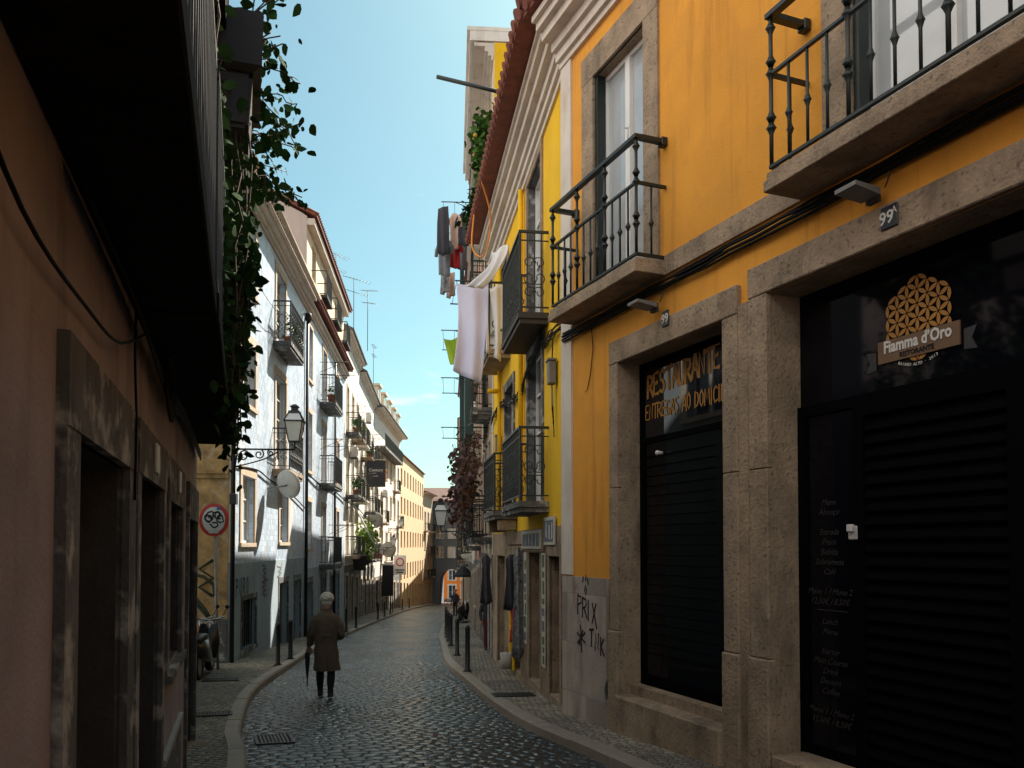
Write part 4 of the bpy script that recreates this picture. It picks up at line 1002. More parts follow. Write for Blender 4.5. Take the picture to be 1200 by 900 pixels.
for k in range(16):
    u = q + rnd.uniform(7.6, 9.2); zt = rnd.uniform(5.1, 6.3); L_ = rnd.uniform(.3, .75)
    strands.append([(u, .4, zt), (u + .1, .4 + L_ * .5, zt + rnd.uniform(.0, .3)), (u + .15, .4 + L_, zt + rnd.uniform(-.25, .35))])
vine(f, strands, 420, .10, 8, 'leafy branches reaching out over the street from the pink house', spread=(.06, .05, .05), name='leafy_branch')
strands = []
for k in range(12):
    u = q + rnd.uniform(6.7, 8.6); zt = 5.6
    strands.append([(u, .35, zt), (u + .05, .4, zt + .3), (u + rnd.uniform(-.2, .2), .6 + rnd.uniform(0, .3), zt + rnd.uniform(.3, .8))])
vine(f, strands, 260, .09, 9, 'shrub growing up out of the dark hanging tub', spread=(.07, .07, .07), name='tub_shrub')
# cables on the pink wall
def cable(f, pts, label, r=.006, group=None):
    b = MB(f); b.tube(cr(pts, 5), r, 5); return tag(b.build('wall_cable', 'cable'), label, 'cable', group)
cable(f, [(q + 1.3, .02, 2.6), (q + 1.85, .03, 2.42), (q + 2.6, .03, 2.42), (q + 3.3, .04, 2.47), (q + 4.2, .05, 2.74)], 'black cable sagging over the first dark doorway of the pink house')
cable(f, [(q + 3.92, .02, 2.78), (q + 3.9, .02, 2.6), (q + 3.94, .02, 2.4), (q + 3.82, .038, 2.24), (q + 3.8, .038, 1.9)], 'cable running down between the first two dark stone doorways')
for k in range(6):
    cable(f, [(q + 2.4, .02 + .006 * k, 2.765 - .01 * k), (q + 3.6, .03 + .008 * k, 2.74 - .014 * k), (q + 5.2, .06, 2.66 - .02 * k), (q + 6.8, .06, 2.72 - .015 * k), (q + 9.4, .05, 2.70 - .015 * k)], 'black cable bunched under the pink house balconies', .007, 'cables under the left balconies')
b = MB(f)
for k in range(5): b.tube([(q + 4.9 + .05 * k + (.16 + .02 * k) * math.cos(a), .08, 2.62 + (.13 + .015 * k) * math.sin(a)) for a in [j * math.pi / 8 for j in range(17)]], .008, 4)
tag(b.build('cable_coil', 'cable'), 'coiled loop of spare cable hung under the left balcony', 'cable')

# tiled house hidden behind the pink house, seen only in the restaurant glass
T0, T1 = (-3.78, 9.95), (-6.75, 17.0)
f, th = house('tiled_house', 'narrow dark blue tiled house between the pink house and the pale blue house', T0, T1, -1, -1.4, 6.9, 'bluepaint', [(2.5, 3.75, 4.3, 5.8), (5.2, 6.4, 4.3, 5.8), (1.0, 2.1, -.7, 1.5)], depth=3, group=None)
window(f, th, 2.5, 3.75, 4.3, 5.8, sur='trim', bars=1, w=.2); window(f, th, 5.2, 6.4, 4.3, 5.8, sur='trim', bars=1, w=.2); door(f, th, 1.0, 2.1, -.7, 1.5)
tileroof(f, th, 0, f.U, 6.9, .2, .8, 1.5, 3, tiles=False)

# ================================================================== LEFT: pale blue tiled house
LB = lambda Y: (-4.54 - .092 * Y, Y)
ops = [(1.08, 2.45, 1.78, 3.38), (5.9, 7.25, 1.82, 3.36), (1.0, 2.4, 5.12, 6.62), (5.15, 6.75, 3.88, 6.62), (1.02, 2.3, 7.9, 9.6), (5.1, 6.55, 7.46, 9.6),
       (1.15, 2.7, -.75, .42), (5.85, 7.3, -1.38, .62), (8.5, 9.75, -1.5, .6)]
f, bh = house('pale_blue_house', 'pale blue tiled house with stone framed windows and grey painted foot', LB(18.5), LB(29.1), -1, -1.9, 10.42, 'bluetile', ops, depth=7, plinth='bluepaint', zp=1.30, group=None)
FB = f; UB = f.U
for i, o in enumerate(ops):
    if i in (0, 1, 2, 4): window(f, bh, *o, sur='quoin', glass='lightglass' if i == 0 else 'glass', bars=3, w=.2)
    elif i in (3, 5): window(f, bh, *o, sur='quoin', bars=4, w=.18, sill=False, panel=.4, name='balcony_door')
    elif i == 6:
        b = MB(f)
        for k in range(6): b.box(o[0] + .12 + .24 * k, o[0] + .145 + .24 * k, -.06, -.035, o[2], o[3])
        w_ = window(f, bh, *o, sur='dstone', frame_m='darkwood', bars=2, w=.1); b.build('window_grille', 'iron', w_)
    else: door(f, bh, *o, m='greywood' if i == 7 else 'darkwood', sur='dstone', w=.14)
b = MB(f)
for k in range(28): b.box(-.025, .42 if k % 2 else .36, -.02, .03, 1.32 + .309 * k, 1.32 + .309 * (k + 1) - .006)
b.build('corner_quoin', 'quoin', bh)
b = MB(f); b.box(-.02, 0, -7, -.03, -1.9, 10.35); b.box(-.06, -.02, -3, -.03, 3.2, 3.3); b.box(-.09, -.02, -3, -.03, 3.3, 3.36); b.build('side_wall', 'ochre', bh)
b = MB(f); b.box(-.045, -.02, -3, -.03, -1.9, .1); b.build('side_plinth', 'dstone', bh)
for o in ((4.72, 7.1, 7.44, .5), (4.75, 7.1, 3.86, .5)): balcony(f, bh, o[0], o[1], o[2], o[3], 1.15, .2, 'ornate', 'dstone' if o[2] > 5 else 'stone', 'iron', .12)
cornice(f, bh, -.02, UB, 9.98, 'trim', ((0, .06), (.08, .14), (.2, .26), (.32, .36)))
b = MB(f); b.tube([(-.05, .46, 10.42), (UB, .46, 10.40)], .07, 8); b.build('gutter', 'quoin', bh)
tileroof(f, bh, -.05, UB, 10.43, .36, 1.3, 3.2, 7, 'broof')
b = MB(f); b.tube([(10.5, .08, 9.6), (10.5, .08, -1.7)], .055, 8); b.lathe(10.5, .1, [(.06, 9.5), (.12, 9.62), (.12, 9.8), (.09, 9.82)], 8); b.build('drainpipe', 'iron', bh)
b = MB(f); b.tube([(-.03, .07, 10.2), (-.03, .07, -1.7)], .05, 8); b.build('corner_pipe', 'iron', bh)
# spray tags on the grey foot
F2 = FB
def wordR(wd, u, z, h, adv):
    out = []
    for c in wd:
        for st in GL[c]: out.append([(u + p * h * .8, z + q_ * h) for p, q_ in st])
        u += adv
    return out
tagpaint(f, wordR('PURO', .55, .55, .4, .36), 'spray', 'dark scrawl reading PURO on the grey foot of the blue house', .06, .02)
tagpaint(f, [[(3.7 + .5 * math.sin(i * 1.9) * .5, .35 + .045 * i) for i in range(20)], [(3.5, .4), (3.9, 1.1), (4.1, .3)], [(3.4, .75), (4.2, .8)]], 'brownspray', 'dark purple-brown scribble tag between cellar window and door', .05, .02)
tagpaint(f, [[(5.9 + .4 * math.sin(i * 2.2), .72 + .05 * i) for i in range(9)], [(5.7, .8), (6.3, 1.2)]], 'brownspray', 'small scribble above the grey door of the blue house', .03, .02)
tagpaint(f, [[(8.3 + .2 * math.sin(i * 1.7), .7 + .05 * i) for i in range(10)], [(8.6, .7), (8.7, 1.25), (8.9, .7)]], 'brownspray', 'thin scribble by the drainpipe above the second dark door', .03, .02)
tagpaint(f, [[(.12 + .1 * math.sin(i * 2), .0 + .05 * i) for i in range(14)], [(.1, .1), (.35, .5), (.12, .6)]], 'yellowspray', 'yellow spray blotch at the lower corner of the blue house', .09, .019)
b = MB(f)
for st in ([(-2.0 + .35 * math.cos(a * 1.3) * (1 + .3 * math.sin(a)), .0 + .5 * math.sin(a)) for a in [j * .5 for j in range(16)]], [(-1.7 - .3 * (j % 2), .2 * j) for j in range(5)]):
    b.tube([(-.024, u + 1.35, z + .6) for u, z in st], .035, 4)
tag(b.build('graffiti', 'greenspray'), 'dark green spray swirl on the ochre side wall behind the scooter', 'graffiti')
# street lamp on a scroll bracket
def wall_lantern(f, u, z, L_, label, sc_=1.0):
    g = f.at(u, 0, z); root = thing('street_lamp', g, label, 'street lamp', 'old lanterns on wall brackets')
    b = MB(g); b.box(u - .02, u + .02, .005, .035, z - .42 * sc_, z + .08); b.tube([(u, .02, z), (u, L_, z)], .022, 6)
    b.tube(cr([(u, .03, z - .40 * sc_), (u, .25 * L_, z - .33 * sc_), (u, .55 * L_, z - .2 * sc_), (u, .75 * L_, z - .04 * sc_)], 6), .016, 6)
    for c, r_, a0, s_ in ((.2, .14, 0, 1), (.44, .11, 1, -1), (.62, .07, 2, 1), (.1, .07, 2, -1)):
        b.tube([(u, c * L_ + p * sc_, z - (.19 - .18 * c) * sc_ + q_ * sc_) for p, q_ in spiral((0, 0), r_ , a0, 1.3, 16, s_)], .017, 5)
    b.tube([(u, L_, z + .02), (u, L_, z + .06), (u, L_, z + .16 * sc_)], .022, 6); b.build('bracket', 'iron', root)
    s = sc_; z0 = z + .16 * s
    sq = lambda r_, zz: [(u - r_, L_ - r_, zz), (u + r_, L_ - r_, zz), (u + r_, L_ + r_, zz), (u - r_, L_ + r_, zz)]
    b = MB(g); b.loft([sq(.115 * s, z0 + .03 * s), sq(.185 * s, z0 + .46 * s)], smooth=False); gl = b.build('lantern_glass', 'frost', root)
    b = MB(g)
    b.loft([sq(.12 * s, z0), sq(.125 * s, z0 + .03 * s)], smooth=False)
    for sx, sy in ((1, 1), (1, -1), (-1, 1), (-1, -1)): b.tube([(u + sx * .118 * s, L_ + sy * .118 * s, z0 + .03 * s), (u + sx * .19 * s, L_ + sy * .19 * s, z0 + .46 * s)], .014, 4)
    b.loft([sq(.215 * s, z0 + .46 * s), sq(.215 * s, z0 + .485 * s)], smooth=False)
    for sx, sy in ((1, 1), (1, -1), (-1, 1), (-1, -1)): b.tube([(u + sx * .2 * s, L_ + sy * .2 * s, z0 + .485 * s), (u + sx * .12 * s, L_ + sy * .12 * s, z0 + .65 * s)], .013, 4)
    b.loft([sq(.13 * s, z0 + .65 * s), sq(.12 * s, z0 + .70 * s), sq(.07 * s, z0 + .72 * s), sq(.07 * s, z0 + .78 * s), sq(.10 * s, z0 + .80 * s), sq(.03 * s, z0 + .86 * s)], smooth=False)
    b.build('lantern_cage', 'iron', root)
    b = MB(g); b.loft([sq(.195 * s, z0 + .487 * s), sq(.115 * s, z0 + .65 * s)], smooth=False); b.build('lantern_top_glass', 'lightglass', root)
    return root
wall_lantern(FB, .05, 3.86, 1.38, 'black iron lantern on scroll bracket at the blue house corner')
# satellite dishes
def dish(f, u, d, z, r, label, yaw=0.0, m='dish'):
    g = f.at(u, d, z); root = thing('satellite_dish', g, label, 'satellite dish', 'satellite dishes on the left facades')
    a = Vector((math.sin(yaw), math.cos(yaw), .35)).normalized(); s1 = a.cross(Vector((0, 0, 1))).normalized(); s2 = s1.cross(a)
    c = Vector((u, d, z)); b = MB(g)
    rings = [[c + (s1 * math.cos(k) + s2 * math.sin(k) * 1.1) * (r * t) + a * (r * .22 * t * t) for k in [j * math.pi / 12 for j in range(24)]] for t in (.02, .35, .7, 1.0)]
    rings += [[p - a * .012 for p in rg] for rg in reversed(rings)]
    b.loft(rings); b.build('reflector', m, root)
    b = MB(g); b.tube([c - s2 * r * .95 + a * .1 * r, c + a * r * .85 - s2 * r * .1], .012, 5); b.sphere(tuple(c + a * r * .88 - s2 * r * .08), .045, 6, 4); b.tube([c - a * .02, c - a * .1, (u, .02, z - .1)], .022, 6); b.build('feed_arm', 'lampgrey', root)
    return root
dish(FB, 3.95, .55, 3.35, .36, 'large off-white satellite dish on the blue house below the lantern', yaw=R(66))
# conduit and small boxes
b = MB(FB); b.box(-.16, .04, .02, .16, 2.62, 2.86, .01); tag(b.build('meter_box', 'steelbox'), 'small black box on the corner below the lantern bracket', 'box')
cable(FB, [(.0, .03, 3.48), (2.5, .05, 3.62), (4.2, .05, 3.5), (7.0, .05, 3.38), (10.4, .05, 3.0)], 'pale sagging cable strung along the blue house above the lower windows', .02)
cable(FB, [(1.5, .2, 8.1), (4.0, .3, 8.0), (8.0, .3, 8.9)], 'thin wire crossing the blue house by its upper balcony', .008)
# antennas
def antenna(x, y, z0, z1, label, n=9, L_=.9, yaw=0.0, tilt=0.0):
    g = wf(x, y, z0, yaw); b = MB(g)
    b.tube([(0, 0, z0), (0, 0, z1)], .018, 5)
    for zz, k in ((z1 - .06, 1.0), (z1 - .75, .8)):
        b.tube([(-L_ * k * .4, 0, zz + .12), (L_ * k * .6, 0, zz - .12)], .012, 4)
        for j in range(n):
            t = j / (n - 1); xx = -L_ * k * .4 + L_ * k * t; b.tube([(xx, -.14 - .1 * t, zz + .12 - .24 * t), (xx, .14 + .1 * t, zz + .12 - .24 * t)], .006, 4)
    return tag(b.build('tv_antenna', 'iron'), label, 'antenna', 'television antennas on the roofs')
antenna(-6.75, 22.2, 10.6, 12.0, 'television antenna on the blue house roof before the pale gable', yaw=R(10), L_=1.1)

# second blue house with set-back top storey
ops = [(.5, 1.4, 7.7, 9.6), (4.3, 5.5, 7.4, 9.65), (9.2, 10.2, 7.9, 9.6), (.5, 1.4, 4.4, 6.5), (4.3, 5.5, 4.2, 6.6), (9.2, 10.2, 4.6, 6.5), (.5, 1.4, 1.6, 3.3), (4.3, 5.5, 1.0, 3.3), (9.2, 10.2, 1.5, 3.3),
       (.6, 1.8, -1.9, .4), (4.2, 5.6, -2.05, .4), (7.0, 8.2, -2.15, .4), (9.2, 10.4, -2.2, .4)]
f, b2 = house('second_blue_house', 'pale blue tiled house with cream set-back top storey past the drainpipe', LB(29.15), LB(41.7), -1, -2.7, 10.42, 'bluetile', ops, depth=7, plinth='bluepaint', zp=.9, group=None)
U_ = f.U; FB2 = f
for i, o in enumerate(ops):
    if i in (1, 4, 7): window(f, b2, *o, sur='quoin', bars=3, sill=False, panel=.4, name='balcony_door'); balcony(f, b2, o[0] - .7, o[1] + .7, o[2] - .02, .62, 1.1, .2, 'bars', 'dstone', 'iron', .11)
    elif i < 9: window(f, b2, *o, sur='quoin', bars=3, glass='lightglass' if i % 2 else 'glass')
    else: door(f, b2, *o, m=('darkwood', 'black', 'greywood', 'darkwood')[i - 9], sur='dstone', handle=False)
cornice(f, b2, 0, U_, 9.98, 'trim', ((0, .06), (.1, .14), (.24, .24)))
b = MB(f); P = lambda u: [(u, .40, 10.43), (u, .40, 10.49), (u, -.03, 10.78), (u, -.03, 10.44)]; b.loft([P(0), P(U_)], smooth=False)
for k in range(int(U_ / .24)): b.tube([(.12 + .24 * k, .44, 10.50), (.12 + .24 * k, .2, 10.66), (.12 + .24 * k, -.02, 10.80)], .07, 5)
b.build('eave_roof', 'roof', b2)
tops = [(1.6, 2.6, 10.95, 12.9), (5.0, 6.0, 10.95, 12.9), (8.6, 9.6, 10.95, 12.9)]
b = MB(f); wallgrid(b, .35, U_ - .2, 10.43, 13.5, tops, .2, -.05)
b.loft([[(u, -.27, 10.43), (u, -.27, 13.5), (u, -3.2, 15.1), (u, -7, 13.0), (u, -7, 10.43)] for u in (.36, U_ - .2)], smooth=False); b.build('top_storey', 'cream', b2, norm=False)
b = MB(f)
b.loft([[(u, -.052, 10.44), (u, -.052, 13.46), (u, -.27, 13.6), (u, -3.2, 15.08), (u, -6.95, 12.95), (u, -6.95, 10.44)] for u in (.325, .349)], smooth=False); b.build('gable_wall', 'gable', b2)
for o in tops: window(f, b2, *o, sur=None, bars=3, rec=.2)
b = MB(f)
P = lambda u: [(u, .32, 13.40), (u, .32, 13.50), (u, -3.2, 15.32), (u, -7.2, 13.1), (u, -7.2, 13.0), (u, -3.2, 15.15)]; b.loft([P(.22), P(U_)], smooth=False)
for k in range(int(U_ / .24)): b.tube([(.30 + .24 * k, .36, 13.52), (.30 + .24 * k, -1.4, 14.4), (.30 + .24 * k, -3.2, 15.34)], .06, 5)
b.build('roof', 'roof', b2)
b = MB(f); b.box(.32, U_ - .2, -.04, .22, 13.15, 13.38); b.build('top_cornice', 'trim', b2)
for u in (2.1, 5.5, 9.1):
    b = MB(f)
    b.box(u - .8, u + .8, -.04, .55, 10.84, 10.94)
    for zz in (11.0, 11.85): b.box(u - .78, u + .78, .51, .54, zz - .03, zz); b.box(u - .78, u - .75, -.04, .51, zz - .03, zz); b.box(u + .75, u + .78, -.04, .51, zz - .03, zz)
    for k in range(14): b.box(u - .77 + .118 * k, u - .755 + .118 * k, .518, .533, 10.94, 11.85)
    b.build('roof_terrace_railing', 'iron', b2)
b = MB(f); b.tube([(8.0, .08, 9.9), (8.0, .08, -2.2)], .05, 8); b.build('drainpipe', 'iron', b2)
# clothes-drying arms
def dryer(f, u, z, L_, w_, label):
    g = f.at(u, .02, z); b = MB(g)
    for uu in (u, u + w_): b.tube([(uu, .01, z), (uu, L_, z + .02)], .014, 5); b.tube([(uu, .01, z - .4), (uu, L_ * .8, z)], .011, 5)
    for k in range(4): b.tube([(u, L_ * (.35 + .2 * k), z + .01), (u + w_, L_ * (.35 + .2 * k), z + .01)], .005, 4)
    return tag(b.build('drying_rack', 'iron'), label, 'drying rack', 'drying racks on the facades')
dryer(FB2, 3.4, 8.9, 1.15, 2.6, 'iron drying rack over the upper balcony of the second blue house')
dryer(FB2, 3.6, 5.9, 1.1, 2.4, 'iron drying rack over the middle balcony of the second blue house')
dryer(FB2, 6.6, 2.6, 1.0, 1.6, 'iron drying rack low on the second blue house')
# pots on balconies
def pot(f, u, d, z, r, label, leafm='leaf2', n=60, sz=.09, h=.3, group='potted plants on balconies'):
    g = f.at(u, d, z); root = thing('potted_plant', g, label, 'potted plant', group)
    b = MB(g); b.lathe(u, d, [(r * .7, z), (r, z + r * 1.6), (r * 1.1, z + r * 1.6), (r * 1.1, z + r * 1.9), (r * .9, z + r * 1.9)], 10); b.build('pot', 'terracotta', root)
    b = MB(g); rnd = random.Random(int(u * 100 + z * 10))
    leaves(b, [(u + rnd.gauss(0, r), d + rnd.gauss(0, r * .6), z + r * 1.9 + h * rnd.random()) for k in range(12)], n, (.06, .06, .06), sz, int(u * 50)); b.build('leaves', leafm, root)
pot(FB2, 4.0, .4, 7.4, .17, 'terracotta pot on the upper balcony of the second blue house')
pot(FB, 5.4, .3, 7.46, .13, 'potted plant on the upper balcony of the first blue house', n=90, h=.7)
pot(FB, 6.1, .34, 7.46, .11, 'smaller pot behind the railing of the first blue house balcony', n=40, h=.3)

# left row further down
f3, _ = row_house('flower_balcony_house', 'narrow pale house with flower balconies beside the second blue house', LB(41.75), LB(50), -1, 12.6, 'white', 3, [1.2, 4.3, 7.5], balc=.85, seed=21, plinth='dstone', zp=.7, rise=2.2, roof='groof', dep=.65, style='bars')
f4, _ = row_house('shop_sign_house', 'white house carrying the black hanging shop sign on the left', LB(50.05), (-10.15, 61.5), -1, 12.2, 'white', 4, [.8, 3.9, 7.1], balc=.8, seed=23, plinth='dstone', zp=.3, rise=2.6, roof='groof', dep=.7)
f5, l5 = row_house('dormer_house', 'pale house with dormer roof and long balcony before the beige building', (-10.15, 61.6), (-10.75, 80), -1, 12.0, 'white', 6, [.4, 3.5, 6.6], balc=.35, seed=25, plinth='dstone', zp=-.6, rise=2.4, roof='groof', over=.7, ww=1.15)
for k in range(5):
    b = MB(f5); b.box(1.6 + 3.6 * k, 3.0 + 3.6 * k, -2.2, .05, 12.2, 13.9); b.box(1.45 + 3.6 * k, 3.15 + 3.6 * k, -2.3, .2, 13.9, 14.05); dm_ = b.build('dormer', 'cream', l5)
    b = MB(f5); b.face([(1.85 + 3.6 * k, .054, 12.5), (2.75 + 3.6 * k, .054, 12.5), (2.75 + 3.6 * k, .054, 13.7), (1.85 + 3.6 * k, .054, 13.7)]); b.build('pane', 'glass', dm_)
b = MB(f5); b.box(.5, 14, .02, .75, 9.0, 9.2); lb_ = b.build('long_balcony', 'dstone', l5); r = MB(f5); r.box(.5, 14, .7, .74, 10.1, 10.15)
for k in range(100): r.box(.5 + .135 * k, .52 + .135 * k, .71, .73, 9.2, 10.1)
r.build('railing', 'iron', lb_)
fb, _ = row_house('beige_building', 'plain beige building with tall narrow windows near the street end', (-10.75, 80.05), (-11.0, 104), -1, 10.6, 'beige', 9, [-2.3, .9, 4.2, 7.0], wh=1.8, ww=1.15, balc=0, seed=28, roof='broof', rise=.5, corn=False, sur=None, frame_m='pale_door', shutter=.0, over=.15, glass=('glass', 'glass', 'lightglass'))
row_house('terrace_house', 'small pale house with red eave next to the dark arch building', (-11.0, 104.05), (-10.6, 111.8), -1, 8.4, 'cream', 3, [-2.3, .7, 3.6], balc=.5, seed=29, over=.6)
antenna(-8.2, 43, 12.5, 15.6, 'tall thin antenna rising behind the second blue house', yaw=R(20), L_=1.4)
antenna(-8.0, 46, 12.5, 15.9, 'leaning twin-bar antenna beside the tall thin one', yaw=R(-30), L_=1.2)
antenna(-10.0, 60, 12.5, 16.2, 'bare mast antenna over the white shop sign house', yaw=R(50), L_=.3)
antenna(-8.6, 40.5, 14.5, 16.0, 'short antenna at the ridge of the cream set-back storey', yaw=R(35), L_=1.0)
dish(f4, 6.2, .5, 3.4, .5, 'white satellite dish over the far lantern on the left row', yaw=R(100))
dish(f3, 7.2, .45, 1.0, .45, 'dark grey satellite dish low on the flower balcony house', yaw=R(100), m='greywood')
dish(f5, 5.0, .5, 1.4, .6, 'pale round satellite dish beside the black street sign', yaw=R(100))
wall_lantern(f5, 9.0, 3.2, 1.1, 'small far lantern on the dormer house wall', .95)
wall_lantern(f5, 2.0, 1.6, 1.2, 'far lantern near the white road sign on the left', .95)
def aircon(f, u, z, label):
    g = f.at(u, .02, z); r_ = thing('air_conditioner', g, label, 'air conditioner', 'air conditioners on the left row')
    b = MB(g); b.box(u - .4, u + .4, .12, .42, z, z + .55, .015); b.build('casing', 'signwhite', r_)
    b = MB(g); b.tube([(u - .1, .421, z + .28), (u - .1, .435, z + .28)], .2, 16); b.build('fan_grille', 'steelbox', r_)
    b = MB(g)
    for s_ in (-.3, .3): b.box(u + s_ - .02, u + s_ + .02, .004, .4, z - .05, z - .003)
    b.build('bracket', 'iron', r_)
aircon(f3, 2.6, 6.4, 'white air conditioner between the balconies of the flower balcony house')
aircon(f4, 3.2, 9.6, 'white air conditioner high on the shop sign house')
aircon(f5, 4.4, 5.6, 'white air conditioner on the dormer house')
dryer(f3, 1.0, 8.9, 1.2, 2.2, 'iron drying rack on the flower balcony house, topmost')
dryer(f3, 5.4, 5.8, 1.2, 2.0, 'iron drying rack on the flower balcony house, middle floor')
dryer(f4, 1.4, 8.6, 1.2, 2.2, 'iron drying rack above the black hanging shop sign')
dryer(f4, 6.0, 5.2, 1.2, 2.2, 'iron drying rack beyond the black hanging shop sign')
for ff, u, z, m_, lb in ((f3, 1.4, 7.5, 'leaf2', 'green plant on the top balcony of the flower balcony house'), (f3, 4.6, 7.5, 'leaf3', 'yellow-green plant on the top balcony of the flower balcony house'), (f3, 1.3, 4.3, 'leaf2', 'green plant on the middle balcony of the flower balcony house'), (f4, 1.4, 7.1, 'leaf2', 'green plant on the top balcony of the shop sign house')):
    pot(ff, u, .45, z, .17, lb, m_, 120, .13, .55)
for ff, z, lb in ((FB2, 4.05, 'sagging cable strung along the second blue house under its middle windows'), (f3, 3.9, 'sagging cable strung along the flower balcony house'), (f4, 3.6, 'sagging cable strung along the shop sign house')):
    cable(ff, [(.1, .06, z + .2), (ff.U * .3, .09, z), (ff.U * .6, .06, z + .1), (ff.U - .1, .08, z - .1)], lb, .03)
# hanging shop sign
g = f4.at(.7, .1, 6.1); r_ = thing('hanging_sign', g, 'black hanging shop sign with white lettering on the left row', 'sign')
b = MB(g); b.box(.66, .74, .35, 1.5, 5.3, 6.9, .01); b.build('panel', 'plate', r_); b = MB(g); b.box(.68, .72, .0, 1.6, 6.95, 7.0); b.build('arm', 'quoin', r_)
cu = text('Century', .26, W, 0, 0, 0, 'ltr', None, align='CENTER', bold=.004); cu.data.transform(Matrix.Rotation(R(180), 4, 'Z') @ Matrix.Rotation(0, 4, 'X'))
cu.parent = r_; cu.matrix_world = Matrix.Identity(4); cu.matrix_local = Matrix.Translation((f4.sg * (.66 - .7) + (.0), .925 - .1, 6.25 - 6.1)) @ Matrix.Rotation(R(90), 4, 'Z')
cu2 = cu
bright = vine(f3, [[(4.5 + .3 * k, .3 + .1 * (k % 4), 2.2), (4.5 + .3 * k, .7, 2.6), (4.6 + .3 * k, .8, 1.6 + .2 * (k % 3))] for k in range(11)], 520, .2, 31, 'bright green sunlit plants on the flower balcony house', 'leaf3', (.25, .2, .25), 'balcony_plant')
g = f3.at(3.2, .4, .8); b = MB(g); b.lathe(3.2, .5, [(.3, .4), (.42, 1.2), (.45, 1.2), (.4, 1.15)], 4); tag(b.build('planter_box', 'greywood'), 'square grey planter hung below the bright green plants', 'planter')
b = MB(f3); b.tube([(3.6, .1, 4.0), (4.4, 1.3, 1.6)], .05, 6); tag(b.build('white_pole', 'white_paint'), 'white pole leaning out past the bright green plants', 'pole')
for i, (u, z, m_) in enumerate(((6.5, 7.0, 'orange_cloth'), (7.3, 6.9, 'orange_cloth'), (8.0, 6.95, 'peach'))):
    garment(f4, u, .9, z, .55, .8, m_, ('orange shirt drying on the white house at left', 'orange trousers drying beside the orange shirt at left', 'peach towel drying past the orange clothes at left')[i], ('shirt', 'trousers', 'towel')[i], 'laundry', 'laundry on the facades', seed=40 + i, name='laundry', turn=1.0)

# ================================================================== end of the street: arch building and orange house behind
g = Fr((-12.4, 112.0), 0, 1)     # facing the camera: u = X+12.4, outward = -Y  -> build with d flipped through rotation
fa = Fr((-4.4, 112.0), math.pi, 1)  # local x to -X, outward to -Y
fa.off = (0, 0, -6.4)
ra = thing('arch_building', fa, 'dark slate building with brown roof spanning the street on an arch', 'building')
b = MB(fa); UA = 9.0; u0a, u1a = 2.2, 5.2     # arch opening
zt, zs = -1.6, -2.9
arch = [(u0a, -6.4)] + [((u0a + u1a) / 2 - (u1a - u0a) / 2 * math.cos(a), zs + 1.5 * math.sin(a)) for a in [j * math.pi / 12 for j in range(13)]] + [(u1a, -6.4)]
wops = [(1.6 + 1.55 * k, 2.7 + 1.55 * k, .1, 1.7) for k in range(4)] + [(1.6 + 1.55 * k, 2.7 + 1.55 * k, 2.7, 4.1) for k in range(4)] + [(2.0 + 2.4 * k, 3.2 + 2.4 * k, 5.2, 6.8) for k in range(2)]
wallgrid(b, 0, UA, zs + 1.55, 7.6, wops, .3)
top = zs + 1.55
b.face([(0, 0, -6.4), (u0a, 0, -6.4), (u0a, 0, top), (0, 0, top)]); b.face([(u1a, 0, -6.4), (UA, 0, -6.4), (UA, 0, top), (u1a, 0, top)])
for (p, q_) in zip(arch[1:-1], arch[2:-1]): b.face([(p[0], 0, p[1]), (q_[0], 0, q_[1]), (q_[0], 0, top), (p[0], 0, top)])
for (p, q_) in zip(arch, arch[1:]): b.face([(p[0], 0, p[1]), (q_[0], 0, q_[1]), (q_[0], -6, q_[1]), (p[0], -6, p[1])])
b.face([(0, 0, 7.6), (UA, 0, 7.6), (UA, -6, 7.6), (0, -6, 7.6)]); b.face([(0, -.33, -1.3), (UA, -.33, -1.3), (UA, -.33, 7.6), (0, -.33, 7.6)])
b.face([(0, 0, -6.4), (0, -6, -6.4), (0, -6, 7.6), (0, 0, 7.6)]); b.face([(UA, 0, -6.4), (UA, -6, -6.4), (UA, -6, 7.6), (UA, 0, 7.6)])
b.build('wall', 'slate', ra, norm=False)
for o in wops: window(fa, ra, *o, sur='slate' if o[2] < 5 else 'grey', bars=2, w=.12, glass='lightglass' if int(o[0] * 3) % 2 else 'glass')
b = MB(fa); b.loft([[(u, .3, 7.6), (u, .3, 7.75), (u, -2.6, 9.7), (u, -6.2, 7.75), (u, -6.2, 7.6)] for u in (-.3, UA + .3)], smooth=False); b.build('roof', 'broof', ra)
fo = Fr((-3.0, 126.0), math.pi, 1); zo = gz(118, 0)
ops = [(3.0 + 1.9 * k, 4.0 + 1.9 * k, -3.4, -1.9) for k in range(4)] + [(3.0 + 1.9 * k, 4.0 + 1.9 * k, -6.2, -4.2) for k in range(4)] + [(3.0 + 1.9 * k, 4.0 + 1.9 * k, -.6, .9) for k in range(4)]
f, oh = house('bright_orange_house', 'bright orange house with white framed windows seen through the arch', (-12.5, 126.0), (-1.5, 126.0), -1, zo - .2, 2.5, 'bright_orange', ops, depth=5, group=None)
# that frame must face the camera
for i, o in enumerate(ops):
    if 4 <= i < 8 and i % 2: door(f, oh, *o, m='darkwood', sur='white_paint', handle=False)
    else: window(f, oh, *o, sur='white_paint', bars=2, w=.18)
tileroof(f, oh, 0, f.U, 2.5, .3, 1.2, 2.5, 5, tiles=False)

